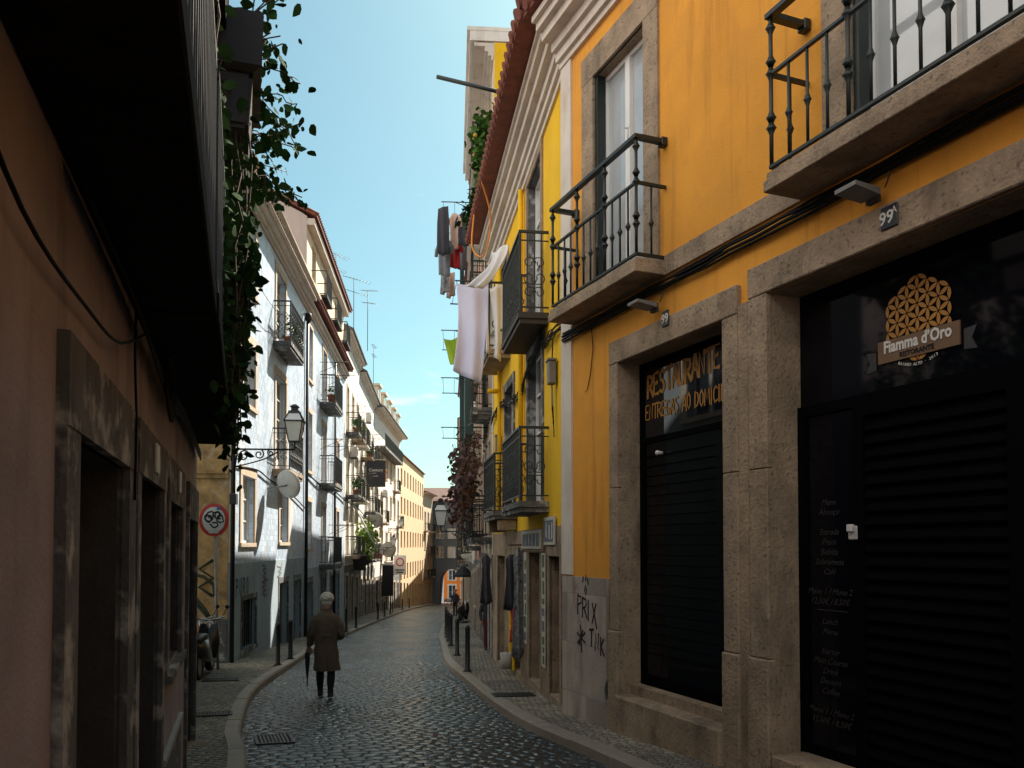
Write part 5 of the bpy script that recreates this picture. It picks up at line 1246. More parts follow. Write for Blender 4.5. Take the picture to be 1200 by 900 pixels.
# ================================================================== roof terrace plants, laundry, pole on the right
def shrub(f, u, d, z, rx, rz, n, sz, label, m='leaf2', fruit=0, name='terrace_shrub', seed=0):
    g = f.at(u, d, z); root = thing(name, g, label, 'shrub'); rnd = random.Random(seed + 77)
    st = MB(g); cs = []
    for k in range(16):
        a = rnd.uniform(0, 6.28); rr = rx * rnd.uniform(.3, 1); t = (u + rr * math.cos(a), d + rr * math.sin(a) * .7, z + rz * rnd.uniform(.35, 1.0) * 2)
        st.tube([(u, d, z), ((u + t[0]) / 2, (d + t[1]) / 2, z + (t[2] - z) * .6), t], .018, 4, .006); cs.append(t)
    st.build('stem', 'stem', root)
    lf = MB(g); leaves(lf, cs, n, (rx * .28, rx * .25, rz * .3), sz, seed, .1); lf.build('leaves', m, root)
    if fruit:
        for k in range(fruit):
            fb_ = MB(g); c = rnd.choice(cs); fb_.sphere((c[0] + rnd.gauss(0, .1), c[1] + .2, c[2] - .1), .05, 8, 6); fb_.build('fruit', 'fruit', root)
    return root
# green timber terrace shed corner where the plants stand
g = FR2
shrub(FY, 7.9, .18, 9.5, .42, .85, 1000, .14, 'lemon shrub with yellow fruit above the far red eaves', 'leaf2', 9, seed=1)
shrub(FY, 8.35, .34, 8.85, .42, .42, 700, .14, 'bushy green shrub below the lemon shrub beside the red eaves', 'leaf', 0, seed=2)
b = MB(FY); b.box(7.3, 8.7, -.2, .42, 8.84, 8.96); tag(b.build('plant_shelf', 'stone'), 'stone shelf carrying the shrubs at the end of the red eaves', 'shelf')
b = MB(FR2); b.box(2.2, 6.4, .4, .62, 4.6, 8.1); b.box(4.4, 4.6, .62, .74, 2.0, 10.2); tag(b.build('timber_screen', 'greenwood'), 'dark green timber screen beneath the terrace shrubs', 'screen')
# green iron pole out over the street
b = MB(FY); b.tube([(2.3, .2, 8.86), (2.65, 1.6, 9.3)], .032, 6); tag(b.build('flag_pole', 'greeniron'), 'dark green pole jutting over the street above the red eaves', 'pole')
b = MB(FY); 
for zz in (9.1, 9.75): b.tube([(3.6, .1, zz), (8.4, .1, zz)], .02, 5)
for k in range(24): b.tube([(3.6 + .2 * k, .1, 8.95), (3.6 + .2 * k, .1, 9.75)], .01, 4)
tag(b.build('roof_railing', 'greeniron'), 'dark iron railing along the yellow house eaves', 'railing')
b = MB(FY); b.tube(cr([(6.8, .62, 8.8), (6.4, .7, 7.9), (6.0, .5, 7.6), (5.6, .4, 8.2), (5.2, .62, 8.75)], 6), .018, 5); tag(b.build('garden_hose', 'orange_cloth'), 'looped orange hose hanging from the red eaves', 'hose')
# laundry
def drape(f, u, d, z, w, h, m, label, seed=0, twist=0.0, sway=0.0, gather=.5, name='laundry', dirv=(1, 0), cat='laundry'):
    """sheet hung by its top edge along dirv, falling in folds, narrowing (gather) towards the foot"""
    rnd = random.Random(seed); g = f.at(u, d, z); b = MB(g); n, m_ = 22, 16; ph = rnd.uniform(0, 6)
    rows = []
    for j in range(m_ + 1):
        t = j / m_; row = []
        for i in range(n + 1):
            s_ = i / n - .5; k = 1 - (1 - gather) * math.sin(min(1, t * 1.3) * math.pi / 2)
            fold = .05 * math.sin(s_ * 9 + ph + t * 2.4) * (.25 + t) + .006 * math.sin(s_ * 17 + ph * 2 + t * 5) + .02 * math.sin(t * 7 + s_ * 4)
            x = s_ * w * k + sway * t * t; y = fold + twist * t * t
            zz = z - h * t * (1 - .12 * (s_ + .5) ) - .05 * math.sin(s_ * 6.28) * (1 - t)
            row.append((u + x * dirv[0] - y * dirv[1], d + x * dirv[1] + y * dirv[0], zz))
        rows.append(row)
    b.loft(rows, cap=False, close=False)
    o = b.build(name, m); tag(o, label, cat, 'laundry on the facades')
    md = o.modifiers.new('cloth', 'SOLIDIFY'); md.thickness = .008
    return o
b = MB(FY)
for uu in (5.7, 7.3): b.tube([(uu, .46, 6.96), (uu, 1.1, 6.96)], .016, 5)
for dd in (.62, .84, 1.06): b.tube([(5.7, dd, 6.96), (7.3, dd, 6.96)], .006, 4)
tag(b.build('drying_rack', 'iron'), 'black drying rack out over the second upper yellow balcony', 'drying rack', 'drying racks on the facades')
drape(FY, 5.75, .72, 6.96, .72, 2.05, 'sheet', 'long pale lilac sheet hanging from the yellow balcony rack', 1, .1, .12, .75, dirv=(.25, .97))
drape(FY, 6.1, .55, 6.9, .4, 1.3, 'lilac', 'lilac towel hanging behind the pale sheet', 2, 0, .05, .8, dirv=(.3, .95))
drape(FY, 5.6, .30, 6.85, .36, 1.5, 'sheer', 'white cloth hanging closest to the yellow balcony railing', 3, 0, .05, .8, dirv=(.25, .97))
drape(FY, 4.9, .30, 7.35, .45, .7, 'sheer', 'sheer white curtain blown up beside the upper yellow balcony', 4, .15, .55, .7, dirv=(.8, .6))
drape(FR2, 3.6, .85, 7.45, .7, .9, 'green_cloth', 'lime green cloth drying past the pale sheet', 5, .3, -.2, .8, dirv=(.3, .95))
b = MB(FR2)
for zz in (10.75, 7.35, 6.1, 4.8):
    for uu in (2.4, 4.6): b.tube([(uu, .02, zz), (uu, 1.25, zz)], .014, 5); b.tube([(uu, .1, zz - .3), (uu, .9, zz)], .01, 5)
    for dd in (.6, .9, 1.2): b.tube([(2.4, dd, zz), (4.6, dd, zz)], .005, 4)
tag(b.build('drying_rack', 'iron'), 'stacked iron drying arms on the cream house facade', 'drying rack', 'drying racks on the facades')
for i, (u, d, z, w_, h_, m_, k_, lb) in enumerate((
        (3.3, 1.45, 9.3, .5, 1.5, 'dark_cloth', 'trousers', 'charcoal trousers on the outer line high on the cream house'),
        (3.7, 1.42, 8.3, .45, 1.2, 'grey_cloth', 'shirt', 'grey shirt below the charcoal trousers'),
        (3.6, 1.1, 9.25, .4, 1.25, 'peach', 'shirt', 'pale pink shirt beside the charcoal trousers'),
        (3.9, 1.08, 8.25, .4, .8, 'red_cloth', 'shirt', 'red shirt below the pale pink shirt'),
        (3.4, .8, 9.2, .4, 1.1, 'dark_cloth', 'shirt', 'black shirt nearest the wall of the high laundry'),
        (4.3, .85, 8.6, .4, 1.0, 'grey_cloth', 'trousers', 'grey trousers below the black shirt'),
        (4.2, 1.4, 7.3, .32, .7, 'stripe', 'towel', 'striped towel at the foot of the high laundry'),
        (4.5, 1.2, 7.4, .3, .8, 'peach', 'towel', 'peach towel beside the striped towel'))):
    garment(FR2, u - .6, d * .83, 10.72 - (9.3 - z) * .72, w_ * .95, h_ * .82, m_, lb, k_, 'laundry', 'laundry on the facades', seed=60 + i, name='laundry', turn=.9)
# rusty dry climber over the far balconies
rnd = random.Random(5)
strands = [[(u, .5, z), (u + .1, .8, z - .3), (u, .7 + .2 * rnd.random(), z - rnd.uniform(.3, .9))] for u, z in [(rnd.uniform(7.4, 8.7), rnd.uniform(3.0, 4.2)) for k in range(30)]]
vine(FY, strands, 800, .11, 12, 'rusty brown dried climber over the balconies past the yellow house', 'dryleaf', (.14, .12, .14), 'dried_climber')
strands = [[(u, .5, z), (u + .1, .8, z - .3), (u, .75, z - rnd.uniform(.2, .6))] for u, z in [(rnd.uniform(.3, 3), rnd.uniform(2.6, 3.4)) for k in range(20)]]
vine(FR2, strands, 500, .11, 13, 'dark climber with reddish leaves on the cream house balconies', 'dryleaf', (.14, .12, .14), 'dried_climber')
pot(FY, 6.2, .28, 5.6, .16, 'terracotta pot on the upper second yellow balcony', n=70, h=.6)
pot(FY, 5.85, .28, 5.6, .12, 'small pot beside the terracotta one on that balcony', n=40, h=.5)
# far lantern over the right pavement and awnings
wall_lantern(FR2, 6.3, 2.15, 1.3, 'black lantern jutting from the right facades before the arch', 1.0)
def parasol(x, y, z, r, label):
    g = wf(x, y, z); root = thing('parasol', g, label, 'parasol', 'dark parasols on the right pavement'); b = MB(g)
    b.loft([[(rr * math.cos(k), rr * math.sin(k), zz) for k in [j * math.pi / 4 for j in range(8)]] for rr, zz in ((r, z + 2.25), (r, z + 2.35), (r * .5, z + 2.62), (.04, z + 2.8))], smooth=False); b.build('canopy', 'awning', root)
    b = MB(g); b.tube([(0, 0, z), (0, 0, z + 2.8)], .025, 6); b.lathe(0, 0, [(.25, z), (.25, z + .06), (.05, z + .1)], 10); b.build('pole', 'iron', root)
parasol(-2.38, 41, gz(41, PAV), .5, 'small dark parasol down the right pavement')

# ================================================================== bollards
def bollard_at(f0):
    pass
bx = wf(0, 0, 0); bol = thing('bollard', bx, 'black iron bollard nearest the camera on the right kerb', 'bollard', 'black bollards along the kerbs')
b = MB(bx); b.lathe(0, 0, [(.075, 0), (.075, .03), (.05, .05), (.048, .80), (.052, .82), (.052, .86), (.03, .90), (.005, .91)], 12); b.build('post', 'iron', bol)
b = MB(bx); b.box(-.09, .09, -.09, .09, 0.0, .012); b.build('base_plate', 'iron', bol)
spots = [(-.87, 16.4, 'black iron bollard nearest the camera on the right kerb'), (-1.34, 20.5, 'second bollard from the camera on the right kerb'), (-1.76, 24.2, 'third right-hand bollard, just before the close row'), 
         (-2.0, 26.5, 'first bollard of the close row on the right kerb'), (-2.2, 28.6, None), (-2.4, 30.8, None), (-2.6, 33, None), (-2.8, 35.5, None),
         (-4.95, 17.75, 'bollard left of the walking man, in front of the grey door'), (-5.12, 19.4, 'bollard between the walking man and the grey door bollard'),
         (-5.93, 27.5, 'first left bollard beyond the walking man'), (-6.3, 31.9, 'second left bollard beyond the walking man'), (-6.6, 35.5, 'third left bollard beyond the walking man'),
         (-7.35, 46, None), (-7.75, 51, None), (-8.1, 55.8, None), (-8.9, 68, None), (-9.2, 75, None)]
for i, (x, y, lb) in enumerate(spots):
    o = bol if i == 0 else dup(bol, Matrix.Translation((x, y, gz(y, PAV))))
    o.location = (x, y, gz(y, PAV)); o['label'] = lb or ('black bollard in the close far row on the right kerb' if x > -4 else 'small far black bollard on the left kerb')

# ================================================================== road signs
def sign_post(x, y, rz, zc, r, label, tilt=0.0):
    z0 = gz(y, PAV); g = wf(x, y, z0, rz); root = thing('road_sign', g, label, 'road sign')
    b = MB(g); b.tube([(.10, .03, z0), (.05, .03, z0 + 1.2), (0, .03, zc + r)], .03, 8); b.build('pole', 'galv', root)
    disc = lambda rr, d_: [(rr * math.cos(k), d_, zc + rr * math.sin(k)) for k in [j * math.pi / 16 for j in range(32)]]
    b = MB(g); b.loft([disc(r, 0), disc(r, -.02)], smooth=False); pl = b.build('disc', 'signred', root)
    b = MB(g); b.face(disc(r * .78, -.0225)); b.build('face', 'signwhite', pl)
    b = MB(g); rnd = random.Random(6)
    for k in range(7):
        cx, cz = rnd.uniform(-.17, .17), zc + rnd.uniform(-.12, .13)
        P = [(cx + .1 * math.cos(j * .9 + k) * rnd.uniform(.5, 1.1), cz + .09 * math.sin(j * .9 + k) * rnd.uniform(.5, 1.1)) for j in range(7)]
        b.strip(P, .034, -.024)
    b.build('scribble', 'spray', pl)
    b = MB(g); b.box(-.11, .12, -.0265, -.0245, zc - .27, zc - .2); b.build('sticker', 'paper', pl); b = MB(g); b.box(.07, .16, -.0265, -.0245, zc + .2, zc + .27); b.build('blue_sticker', 'signblue', pl)
    return root
sign_post(-6.02, 16.9, R(-14), 2.23, .335, 'round red-rimmed road sign covered in black scribble on a leaning post')
x, y = -9.9, 74; z0 = gz(y, PAV); g = wf(x, y, z0, R(-8)); r_ = thing('road_sign', g, 'white road sign with a red ring before the beige building', 'road sign')
b = MB(g); b.tube([(0, .04, z0), (0, .04, z0 + 4.6)], .05, 6); b.build('pole', 'galv', r_); b = MB(g); b.box(-.55, .55, -.02, .02, z0 + 3.0, z0 + 4.7, .01); pl = b.build('panel', 'signwhite', r_)
b = MB(g); ring = lambda rr, d_: [(rr * math.cos(k), d_, z0 + 4.1 + rr * math.sin(k)) for k in [j * math.pi / 10 for j in range(20)]]; b.loft([ring(.38, -.021), ring(.38, -.03), ring(.27, -.03), ring(.27, -.021)], cap=False); b.build('red_ring', 'signred', pl)
b = MB(g); b.box(-.4, .4, -.026, -.021, z0 + 3.35, z0 + 3.45); b.box(-.3, .3, -.026, -.021, z0 + 3.15, z0 + 3.25); b.build('print', 'black', pl)
x, y = -8.9, 60; z0 = gz(y, PAV); g = wf(x, y, z0, 0); r_ = thing('notice_frame', g, 'dark framed notice with white edge standing on the left pavement', 'sign')
b = MB(g); b.box(-.4, .4, -.03, .03, z0 + 1.2, z0 + 3.4); b.build('panel', 'plate', r_); b = MB(g); b.box(-.45, .45, -.04, .04, z0 + 3.4, z0 + 3.5); b.box(.4, .47, -.04, .04, z0 + 2.6, z0 + 3.4); b.build('edge', 'white_paint', r_); b = MB(g); b.tube([(-.35, 0, z0), (-.35, 0, z0 + 1.2)], .03, 5); b.tube([(.35, 0, z0), (.35, 0, z0 + 1.2)], .03, 5); b.build('legs', 'iron', r_)
g = f4.at(9.5, .0, 2.0); r_ = thing('hanging_sign', g, 'small red and white hanging sign low on the left row', 'sign')
b = MB(g); b.box(9.46, 9.54, .1, .75, .6, 1.9); b.build('panel', 'signwhite', r_); b = MB(g); b.box(9.455, 9.545, .12, .73, .6, 1.15); b.build('red_block', 'signred', r_)

# ================================================================== parked scooters
def scooter(x, y, rz, main, label):
    z = gz(y, PAV); g = wf(x, y, z, rz); root = thing('motor_scooter', g, label, 'scooter', 'parked motor scooters')
    for cx in (-.62, .62):
        b = MB(g); n = 18
        prof = [(.19, -.05), (.27, -.055), (.29, 0), (.27, .055), (.19, .05)]
        rings = [[(cx + r_ * math.cos(a), w_, z + .29 + r_ * math.sin(a)) for r_, w_ in prof] for a in [2 * math.pi * j / n for j in range(n + 1)]]
        b.loft(rings, cap=False); wh = b.build('wheel', 'rubber', root)
        b = MB(g); b.tube([(cx, -.045, z + .29), (cx, .045, z + .29)], .19, 14); b.build('rim', 'galv', wh)
    b = MB(g)   # body shell: rear cowl, floor, leg shield
    b.loft([[(xx, -wd, z0_ + z), (xx, wd, z0_ + z), (xx, wd * .8, z1_ + z), (xx, -wd * .8, z1_ + z)] for xx, wd, z0_, z1_ in ((-.88, .08, .55, .68), (-.7, .17, .42, .72), (-.35, .18, .32, .74), (-.1, .16, .28, .62), (-.02, .17, .26, .33), (.32, .17, .26, .33))])
    b.loft([[(xx, -wd, z0_ + z), (xx, wd, z0_ + z), (xx + .05, wd, z0_ + z), (xx + .05, -wd, z0_ + z)] for xx, wd, z0_ in ((.32, .17, .28), (.40, .21, .6), (.46, .16, .92))])
    b.build('body', main, root)
    b = MB(g); b.loft([[(xx, -wd, z + z0_), (xx, wd, z + z0_), (xx, wd * .8, z + z1_), (xx, -wd * .8, z + z1_)] for xx, wd, z0_, z1_ in ((-.85, .1, .70, .76), (-.5, .15, .74, .84), (-.12, .12, .70, .78))]); b.build('seat', 'leather', root)
    b = MB(g); b.tube([(.62, 0, z + .29), (.45, 0, z + .95)], .035, 8); b.tube([(.40, -.3, z + 1.06), (.44, -.1, z + 1.0), (.44, .1, z + 1.0), (.40, .3, z + 1.06)], .018, 6); b.build('handlebar', 'chrome', root)
    b = MB(g); b.sphere((.52, 0, z + .9), .085, 8, 5); b.build('headlight', 'frost', root)
    b = MB(g)
    for s_ in (1, -1): b.tube([(.40, s_ * .24, z + 1.04), (.36, s_ * .34, z + 1.22)], .008, 4); b.sphere((.36, s_ * .35, z + 1.25), .05, 6, 4, (.4, 1, .8))
    b.build('mirror', 'black_paint', root)
    b = MB(g); b.loft([[(xx, -.07, z + zz), (xx, .07, z + zz), (xx, .07, z + zz + .02), (xx, -.07, z + zz + .02)] for xx, zz in ((.3, .5), (.5, .62), (.75, .58), (.92, .42))], smooth=False); b.build('front_fender', main, root)
    return root
scooter(-5.72, 15.6, R(100), 'black_paint', 'black motor scooter parked at the end of the pink house')
scooter(-6.12, 16.1, R(93), 'orange_paint', 'orange motor scooter half hidden behind the black one by the ochre wall')
scooter(-2.55, 44, R(80), 'black_paint', 'black motor scooter parked far down the right pavement')

# ================================================================== people
def remeshed(mb, name, mats, parent, voxel, assign, smooth=4, f=None):
    bmesh.ops.recalc_face_normals(mb.bm, faces=mb.bm.faces)
    me = bpy.data.meshes.new(name); mb.bm.to_mesh(me); mb.bm.free()
    o = bpy.data.objects.new(name, me); COL.objects.link(o)
    m1 = o.modifiers.new('r', 'REMESH'); m1.mode = 'VOXEL'; m1.voxel_size = voxel; m1.use_smooth_shade = True
    m2 = o.modifiers.new('s', 'SMOOTH'); m2.iterations = smooth; m2.factor = .5
    bpy.context.view_layer.update()
    me2 = bpy.data.meshes.new_from_object(o.evaluated_get(bpy.context.evaluated_depsgraph_get()))
    bpy.data.objects.remove(o)
    me2.materials.clear()
    for m in mats: me2.materials.append(MT[m])
    for p in me2.polygons: p.material_index = assign(p.center); p.use_smooth = True
    o = bpy.data.objects.new(name, me2); COL.objects.link(o); o.parent = parent
    return o
def ell(c, rx, ry, n=16, tilt=0.0):
    return [(c[0] + rx * math.cos(k), c[1] + ry * math.sin(k), c[2] + tilt * math.sin(k)) for k in [2 * math.pi * j / n for j in range(n)]]
def limb(b, pts, n=10):
    """pts: (x,y,z,r)"""
    P = [Vector(p[:3]) for p in pts]; rings = []
    for i, p in enumerate(P):
        t = (P[min(i + 1, len(P) - 1)] - P[max(0, i - 1)]).normalized(); a = t.cross(Vector((0, 1, 0.01)))
        if a.length < .1: a = t.cross(Vector((1, 0, 0)))
        a.normalize(); c = t.cross(a)
        rings.append([p + (a * math.cos(k) + c * math.sin(k)) * pts[i][3] for k in [2 * math.pi * j / n for j in range(n)]])
    b.loft(rings)
def hand(b, p, dirv, side, s=1.0):
    """palm with four fingers and a thumb, slightly curled"""
    d = Vector(dirv).normalized(); x = Vector((side, 0, 0)); x = (x - d * x.dot(d)).normalized(); n = d.cross(x)
    p = Vector(p)
    b.loft([[p + d * t * s + x * (w_ * .022 * s * a) + n * (.5 * w_ * .026 * s * c) for a, c in ((1, .9), (1, -.9), (-1, -.9), (-1, .9))] for t, w_ in ((-.02, 1.0), (.02, 1.6), (.085, 1.9))])
    # y is the fanned axis of the knuckles
    for k, (o_, L_) in enumerate(((-.03, .062), (-.01, .075), (.012, .07), (.032, .055))):
        q0 = p + d * .08 * s + x * o_ * 1.0 * s
        limb(b, [(*q0, .0095 * s), (*(q0 + d * L_ * .5 * s + n * .008), .009 * s), (*(q0 + d * L_ * .9 * s + n * .03), .008 * s)], 6)
    q0 = p + d * .03 * s - x * .035 * s
    limb(b, [(*q0, .012 * s), (*(q0 + d * .035 * s - x * .018 * s + n * .012), .011 * s), (*(q0 + d * .065 * s - x * .012 * s + n * .028), .009 * s)], 6)
# --- the walking man: back view, dark brown overcoat, white hair, furled umbrella
mx, my = -2.95, 13.3; mz = gz(my)
g = Fr((mx, my), R(8), 1, (0, 0, mz)); man = thing('person', g, 'person with white hair in long brown overcoat walking away down the street', 'person')
T = lambda z: z + mz
b = MB(g)
# legs, left foot leading, right foot trailing
for sx, fy, ky in ((-.10, .20, .16), (.085, -.10, .03)):
    lift = .03 if fy < 0 else 0
    limb(b, [(sx * .8, 0, T(.88), .10), (sx, ky * .6, T(.66), .085), (sx, ky, T(.46), .062), (sx, (ky + fy) / 2 - .01, T(.30), .064), (sx, fy, T(.12 + lift), .046), (sx, fy, T(.07 + lift), .048)], 12)
    b.loft([[(sx + w_ * .048 * cx, fy + yy, T(zz + lift * (1 if yy < .1 else .3))) for cx, zz in ((-1, .012), (1, .012), (.8, hh), (-.8, hh))] for yy, w_, hh in ((-.085, .6, .06), (-.03, .9, .10), (.06, 1.0, .075), (.15, .95, .05), (.19, .5, .035))])
# pelvis, torso, neck, head (all one body)
b.loft([ell((0, 0, T(z_)), rx, ry) for z_, rx, ry in ((.78, .14, .11), (.9, .16, .12), (1.05, .15, .11), (1.2, .165, .115), (1.31, .16, .10), (1.36, .09, .075), (1.40, .058, .06), (1.46, .055, .06))])
hc = (0.012, .035, T(1.545))
b.loft([ell((hc[0], hc[1] + dy, hc[2] + z_), rx, ry, 16) for z_, rx, ry, dy in ((-.115, .045, .06, .01), (-.09, .062, .085, .02), (-.04, .074, .098, .01), (.02, .078, .102, 0), (.07, .068, .088, 0), (.105, .04, .055, 0), (.118, .012, .02, 0))])
b.loft([ell((hc[0], hc[1] + .105, hc[2] - .03 + z_), .014 * k, .02 * k, 8) for z_, k in ((.04, .5), (.0, 1.0), (-.025, 1.3), (-.035, .6))])       # nose
for s_ in (1, -1): b.loft([ell((hc[0] + s_ * .08, hc[1], hc[2] - .01 + z_), .010, .022 * k, 8) for z_, k in ((-.03, .5), (-.01, 1), (.015, 1.15), (.032, .6))])
# arms (inside the sleeves) and hands
armL = [(-.155, 0, T(1.30), .06), (-.215, -.02, T(1.13), .052), (-.245, .0, T(1.03), .045), (-.26, .07, T(.92), .036), (-.27, .13, T(.82), .028)]
armR = [(.155, 0, T(1.30), .06), (.225, -.03, T(1.14), .052), (.26, -.02, T(1.03), .045), (.235, .10, T(.96), .036), (.17, .18, T(.92), .028)]
for A in (armL, armR): limb(b, [(p[0] * (.86 if i_ < 3 else 1), p[1], p[2] - (.03 if i_ == 0 else 0), p[3] * (.7 if i_ < 4 else 1)) for i_, p in enumerate(A)])
hand(b, (-.27, .135, T(.80)), (0, .25, -1), 1); hand(b, (.15, .19, T(.91)), (-1, .4, -.25), 1)
body = remeshed(b, 'body', ['trouser', 'skin', 'leather'], man, .009, lambda c: 1 if (c.z > 1.39 or (abs(c.x) > .13 and .6 < c.z < .86)) else (2 if c.z < .10 else 0), 2)
# overcoat: flared skirt, rounded shoulders, raised collar, sleeves
b = MB(g)
b.loft([ell((dx, dy, T(z_)), rx * .9, ry * .92, 24) for z_, rx, ry, dx, dy in ((.44, .235, .20, .02, .03), (.52, .228, .195, .018, .025), (.70, .212, .18, .01, .015), (.88, .20, .17, 0, .01), (1.02, .20, .165, 0, 0), (1.15, .212, .165, 0, -.01), (1.25, .215, .15, 0, -.015), (1.31, .185, .125, 0, -.01), (1.355, .125, .095, 0, 0), (1.385, .085, .08, 0, .005), (1.425, .078, .078, 0, .01), (1.43, .06, .06, 0, .01))])
for A in (armL, armR):
    P = [(A[0][0] * .80, A[0][1], A[0][2] - .02, .085), (A[1][0] * .93, A[1][1], A[1][2], .072), (A[2][0] * .93, A[2][1], A[2][2], .066), (A[3][0] * .95, A[3][1], A[3][2], .058), (A[4][0] * .98, A[4][1] - .01, A[4][2] + .015, .054)]
    limb(b, P, 14)
coat = remeshed(b, 'overcoat', ['wool'], man, .011, lambda c: 0, 3)
for v in coat.data.vertices:      # folds and the back vent
    z = v.co.z; x = v.co.x
    k = max(0, min(1, (1.05 - z) / .6))
    v.co.y += .012 * k * math.sin(x * 38 + z * 3) - .02 * max(0, min(1, (.8 - z) / .3)) * math.exp(-((x - .02) / .018) ** 2) * (1 if v.co.y < 0 else 0) * -1
    v.co.x += .006 * math.sin(z * 26 + x * 9) * (1 if abs(x) > .14 else .3)
b = MB(g); b.box(-.09, .09, -.176, -.168, T(.985), T(1.02), .004); b.build('half_belt', 'wool', man)
b = MB(g); rnd = random.Random(2)
b.sphere((hc[0], hc[1] - .012, hc[2] + .035), .102, 14, 9, (.98, 1.05, .88)); b.sphere((hc[0], hc[1] - .05, hc[2] - .035), .075, 10, 6, (1.08, .8, .7))
for k in range(150):
    a, e_ = rnd.uniform(0, 6.28), rnd.uniform(-.3, 1.3); p = Vector((math.cos(a) * math.cos(e_), math.sin(a) * math.cos(e_), math.sin(e_)))
    if p.y > .55 and p.z < .5: continue
    c = Vector((hc[0], hc[1] - .012, hc[2] + .03)) + Vector((p.x * .095, p.y * .1, p.z * .088)); b.sphere(tuple(c), rnd.uniform(.010, .026), 6, 4)
hair = remeshed(b, 'hair', ['hair'], man, .0065, lambda c: 0, 1)
# furled umbrella
ux, uy = -.30, .175; g2 = Fr((mx, my), R(8), 1, (ux, uy, mz)); um = thing('umbrella', g2, 'black furled umbrella held point down by the walking man', 'umbrella')
b = MB(g2); b.lathe(ux, uy, [(.008, T(.16)), (.012, T(.28)), (.034, T(.50)), (.042, T(.68)), (.026, T(.74)), (.012, T(.76))], 10); b.build('canopy', 'awning', um)
b = MB(g2); b.tube([(ux, uy, T(.10)), (ux, uy, T(.30))], .006, 6); b.build('tip', 'galv', um)
b = MB(g2); b.tube([(ux, uy, T(.74)), (ux, uy, T(.86)), (ux, uy + .02, T(.90)), (ux, uy + .05, T(.90)), (ux, uy + .06, T(.86))], .011, 6); b.build('handle', 'darkwood', um)

def simple_person(x, y, rz, h, label, top, bottom, hairm, capm=None):
    z0 = gz(y, PAV); k = h / 1.68; g = Fr((x, y), rz, 1, (0, 0, z0)); root = thing('person', g, label, 'person'); b = MB(g); T_ = lambda z: z0 + z * k
    for sx in (-.09, .09):
        limb(b, [(sx * .8, 0, T_(.88), .1 * k), (sx, .02, T_(.46), .062 * k), (sx, -.01, T_(.3), .062 * k), (sx, 0, T_(.08), .045 * k)])
        b.loft([[(sx + w_ * .045 * cx, yy, T_(zz)) for cx, zz in ((-1, .0), (1, .0), (.8, hh), (-.8, hh))] for yy, w_, hh in ((-.07, .7, .07), (.02, 1, .1), (.12, .95, .05), (.18, .5, .03))])
    b.loft([ell((0, 0, T_(z_)), rx * k, ry * k) for z_, rx, ry in ((.78, .15, .12), (.92, .17, .13), (1.05, .16, .12), (1.22, .19, .125), (1.32, .18, .11), (1.37, .1, .08), (1.41, .058, .06), (1.46, .055, .06))])
    b.loft([ell((0, .02, T_(1.55 + z_)), rx * k, ry * k, 14) for z_, rx, ry in ((-.11, .04, .05), (-.06, .07, .09), (.02, .078, .1), (.08, .06, .08), (.115, .015, .02))])
    b.loft([ell((0, .12 * k, T_(1.53 + z_)), .014, .02 * q_, 8) for z_, q_ in ((.03, .4), (-.01, 1), (-.025, .5))])
    for s_ in (1, -1):
        limb(b, [(s_ * .18, 0, T_(1.29), .06 * k), (s_ * .23, -.02, T_(1.05), .05 * k), (s_ * .23, .06, T_(.86), .036 * k)]); hand(b, (s_ * .23, .07, T_(.85)), (0, .2, -1), s_)
    remeshed(b, 'body', ['skin', top, bottom, 'leather'], root, .012, lambda c: 3 if c.z < .09 * k else 2 if c.z < .9 * k and abs(c.x) < .2 else 1 if .84 * k < c.z < 1.39 * k else 0, 2)
    b = MB(g); b.sphere((0, 0, T_(1.585)), .1 * k, 12, 7, (.95, 1.05, .85)); b.build('hair' if not capm else 'cap', capm or hairm, root)
simple_person(-.62, 22.4, R(200), 1.58, 'person in dark jacket and maroon trousers standing at the shop wall', 'dark_cloth', 'maroon', 'leather')
simple_person(-3.55, 52.5, R(160), 1.7, 'person in dark clothes and red cap far down the right pavement', 'dark_cloth', 'trouser', 'leather', 'red_cloth')

# ================================================================== world, sun, camera
SUN_EL, SUN_AZ = R(46), math.atan2(.45, .88)       # azimuth from +Y towards +X
wd = bpy.data.worlds.new('World'); sc.world = wd; wd.use_nodes = True
nt = wd.node_tree; N = nt.nodes; L = nt.links; bg = N['Background']
sky = N.new('ShaderNodeTexSky'); sky.sky_type = 'NISHITA'; sky.sun_disc = False; sky.sun_elevation = SUN_EL; sky.sun_rotation = SUN_AZ
sky.air_density = 1.0; sky.dust_density = 1.4; sky.ozone_density = 1.0; sky.altitude = 50
tc = N.new('ShaderNodeTexCoord'); mp = N.new('ShaderNodeMapping'); mp.inputs['Scale'].default_value = (1.5, 1.5, 7.0); L.new(tc.outputs['Generated'], mp.inputs[0])
nz = N.new('ShaderNodeTexNoise'); nz.inputs['Scale'].default_value = 2.2; nz.inputs['Detail'].default_value = 8; nz.inputs['Roughness'].default_value = .58; L.new(mp.outputs[0], nz.inputs['Vector'])
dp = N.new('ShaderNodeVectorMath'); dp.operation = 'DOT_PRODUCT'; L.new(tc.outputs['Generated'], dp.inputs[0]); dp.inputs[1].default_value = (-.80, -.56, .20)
fill_clouds = N.new('ShaderNodeMapRange'); fill_clouds.interpolation_type = 'SMOOTHSTEP'; fill_clouds.inputs['From Min'].default_value = .15; fill_clouds.inputs['From Max'].default_value = .65; L.new(dp.outputs['Value'], fill_clouds.inputs[0])  # added cloud mass out of view behind the camera, lights the orange wall
am = N.new('ShaderNodeMath'); am.operation = 'MULTIPLY_ADD'; L.new(fill_clouds.outputs[0], am.inputs[0]); am.inputs[1].default_value = .30; L.new(nz.outputs['Fac'], am.inputs[2])
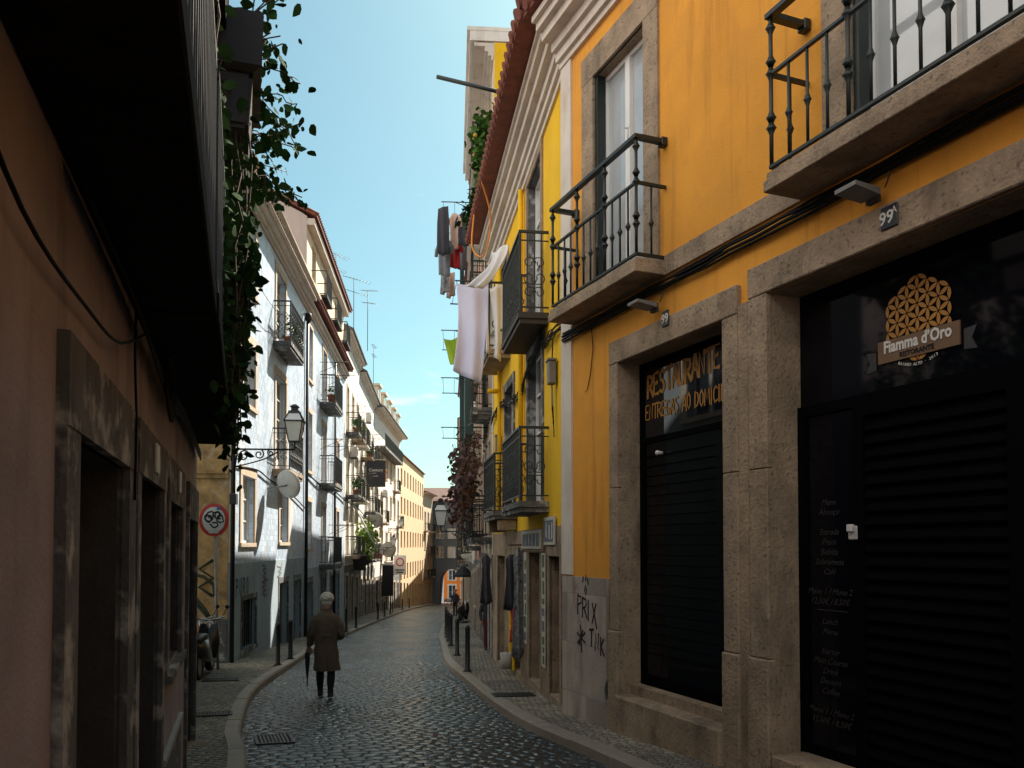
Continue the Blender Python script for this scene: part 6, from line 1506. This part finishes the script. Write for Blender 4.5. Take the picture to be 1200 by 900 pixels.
mr = N.new('ShaderNodeMapRange'); mr.inputs['From Min'].default_value = .64; mr.inputs['From Max'].default_value = .80; L.new(am.outputs[0], mr.inputs[0])
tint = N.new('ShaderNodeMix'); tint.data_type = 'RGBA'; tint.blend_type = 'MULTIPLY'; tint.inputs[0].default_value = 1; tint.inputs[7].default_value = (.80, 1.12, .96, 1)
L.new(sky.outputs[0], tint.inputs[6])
cc = N.new('ShaderNodeMix'); cc.data_type = 'RGBA'; L.new(fill_clouds.outputs[0], cc.inputs[0]); cc.inputs[6].default_value = (9, 9, 8.8, 1); cc.inputs[7].default_value = (17, 16, 14.5, 1)   # thin wisps ahead, added unseen bright bank behind
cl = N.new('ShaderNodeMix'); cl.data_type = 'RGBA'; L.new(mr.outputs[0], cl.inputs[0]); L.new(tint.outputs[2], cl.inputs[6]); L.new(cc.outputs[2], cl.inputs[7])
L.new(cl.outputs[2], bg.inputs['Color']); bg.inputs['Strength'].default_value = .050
ld = bpy.data.lights.new('sun', 'SUN'); ld.energy = 5.0; ld.angle = R(.5); ld.color = (1, .90, .76)
lo = bpy.data.objects.new('sun', ld); COL.objects.link(lo)
sv = Vector((math.sin(SUN_AZ) * math.cos(SUN_EL), math.cos(SUN_AZ) * math.cos(SUN_EL), math.sin(SUN_EL)))
lo.rotation_euler = (-sv).to_track_quat('-Z', 'Y').to_euler(); lo.location = (20, 40, 40)
cd = bpy.data.cameras.new('camera'); cam = bpy.data.objects.new('camera', cd); COL.objects.link(cam); sc.camera = cam
cd.sensor_width = 36; cd.lens = 980 / 1200 * 36; cd.clip_end = 2000; cd.clip_start = .05
TH = R(1.66); cam.location = (0, 0, 1.7); cam.rotation_euler = (R(90) + TH, 0, 0)
cd.shift_y = (640 - 980 * math.tan(TH) - 450) / 1200
sc.view_settings.view_transform = 'Standard'; sc.view_settings.look = 'None'; sc.view_settings.exposure = 1.5; sc.view_settings.gamma = 1
sc.cycles.max_bounces = 8; sc.cycles.diffuse_bounces = 4; sc.cycles.glossy_bounces = 4; sc.cycles.use_denoising = True; sc.cycles.sample_clamp_indirect = 6
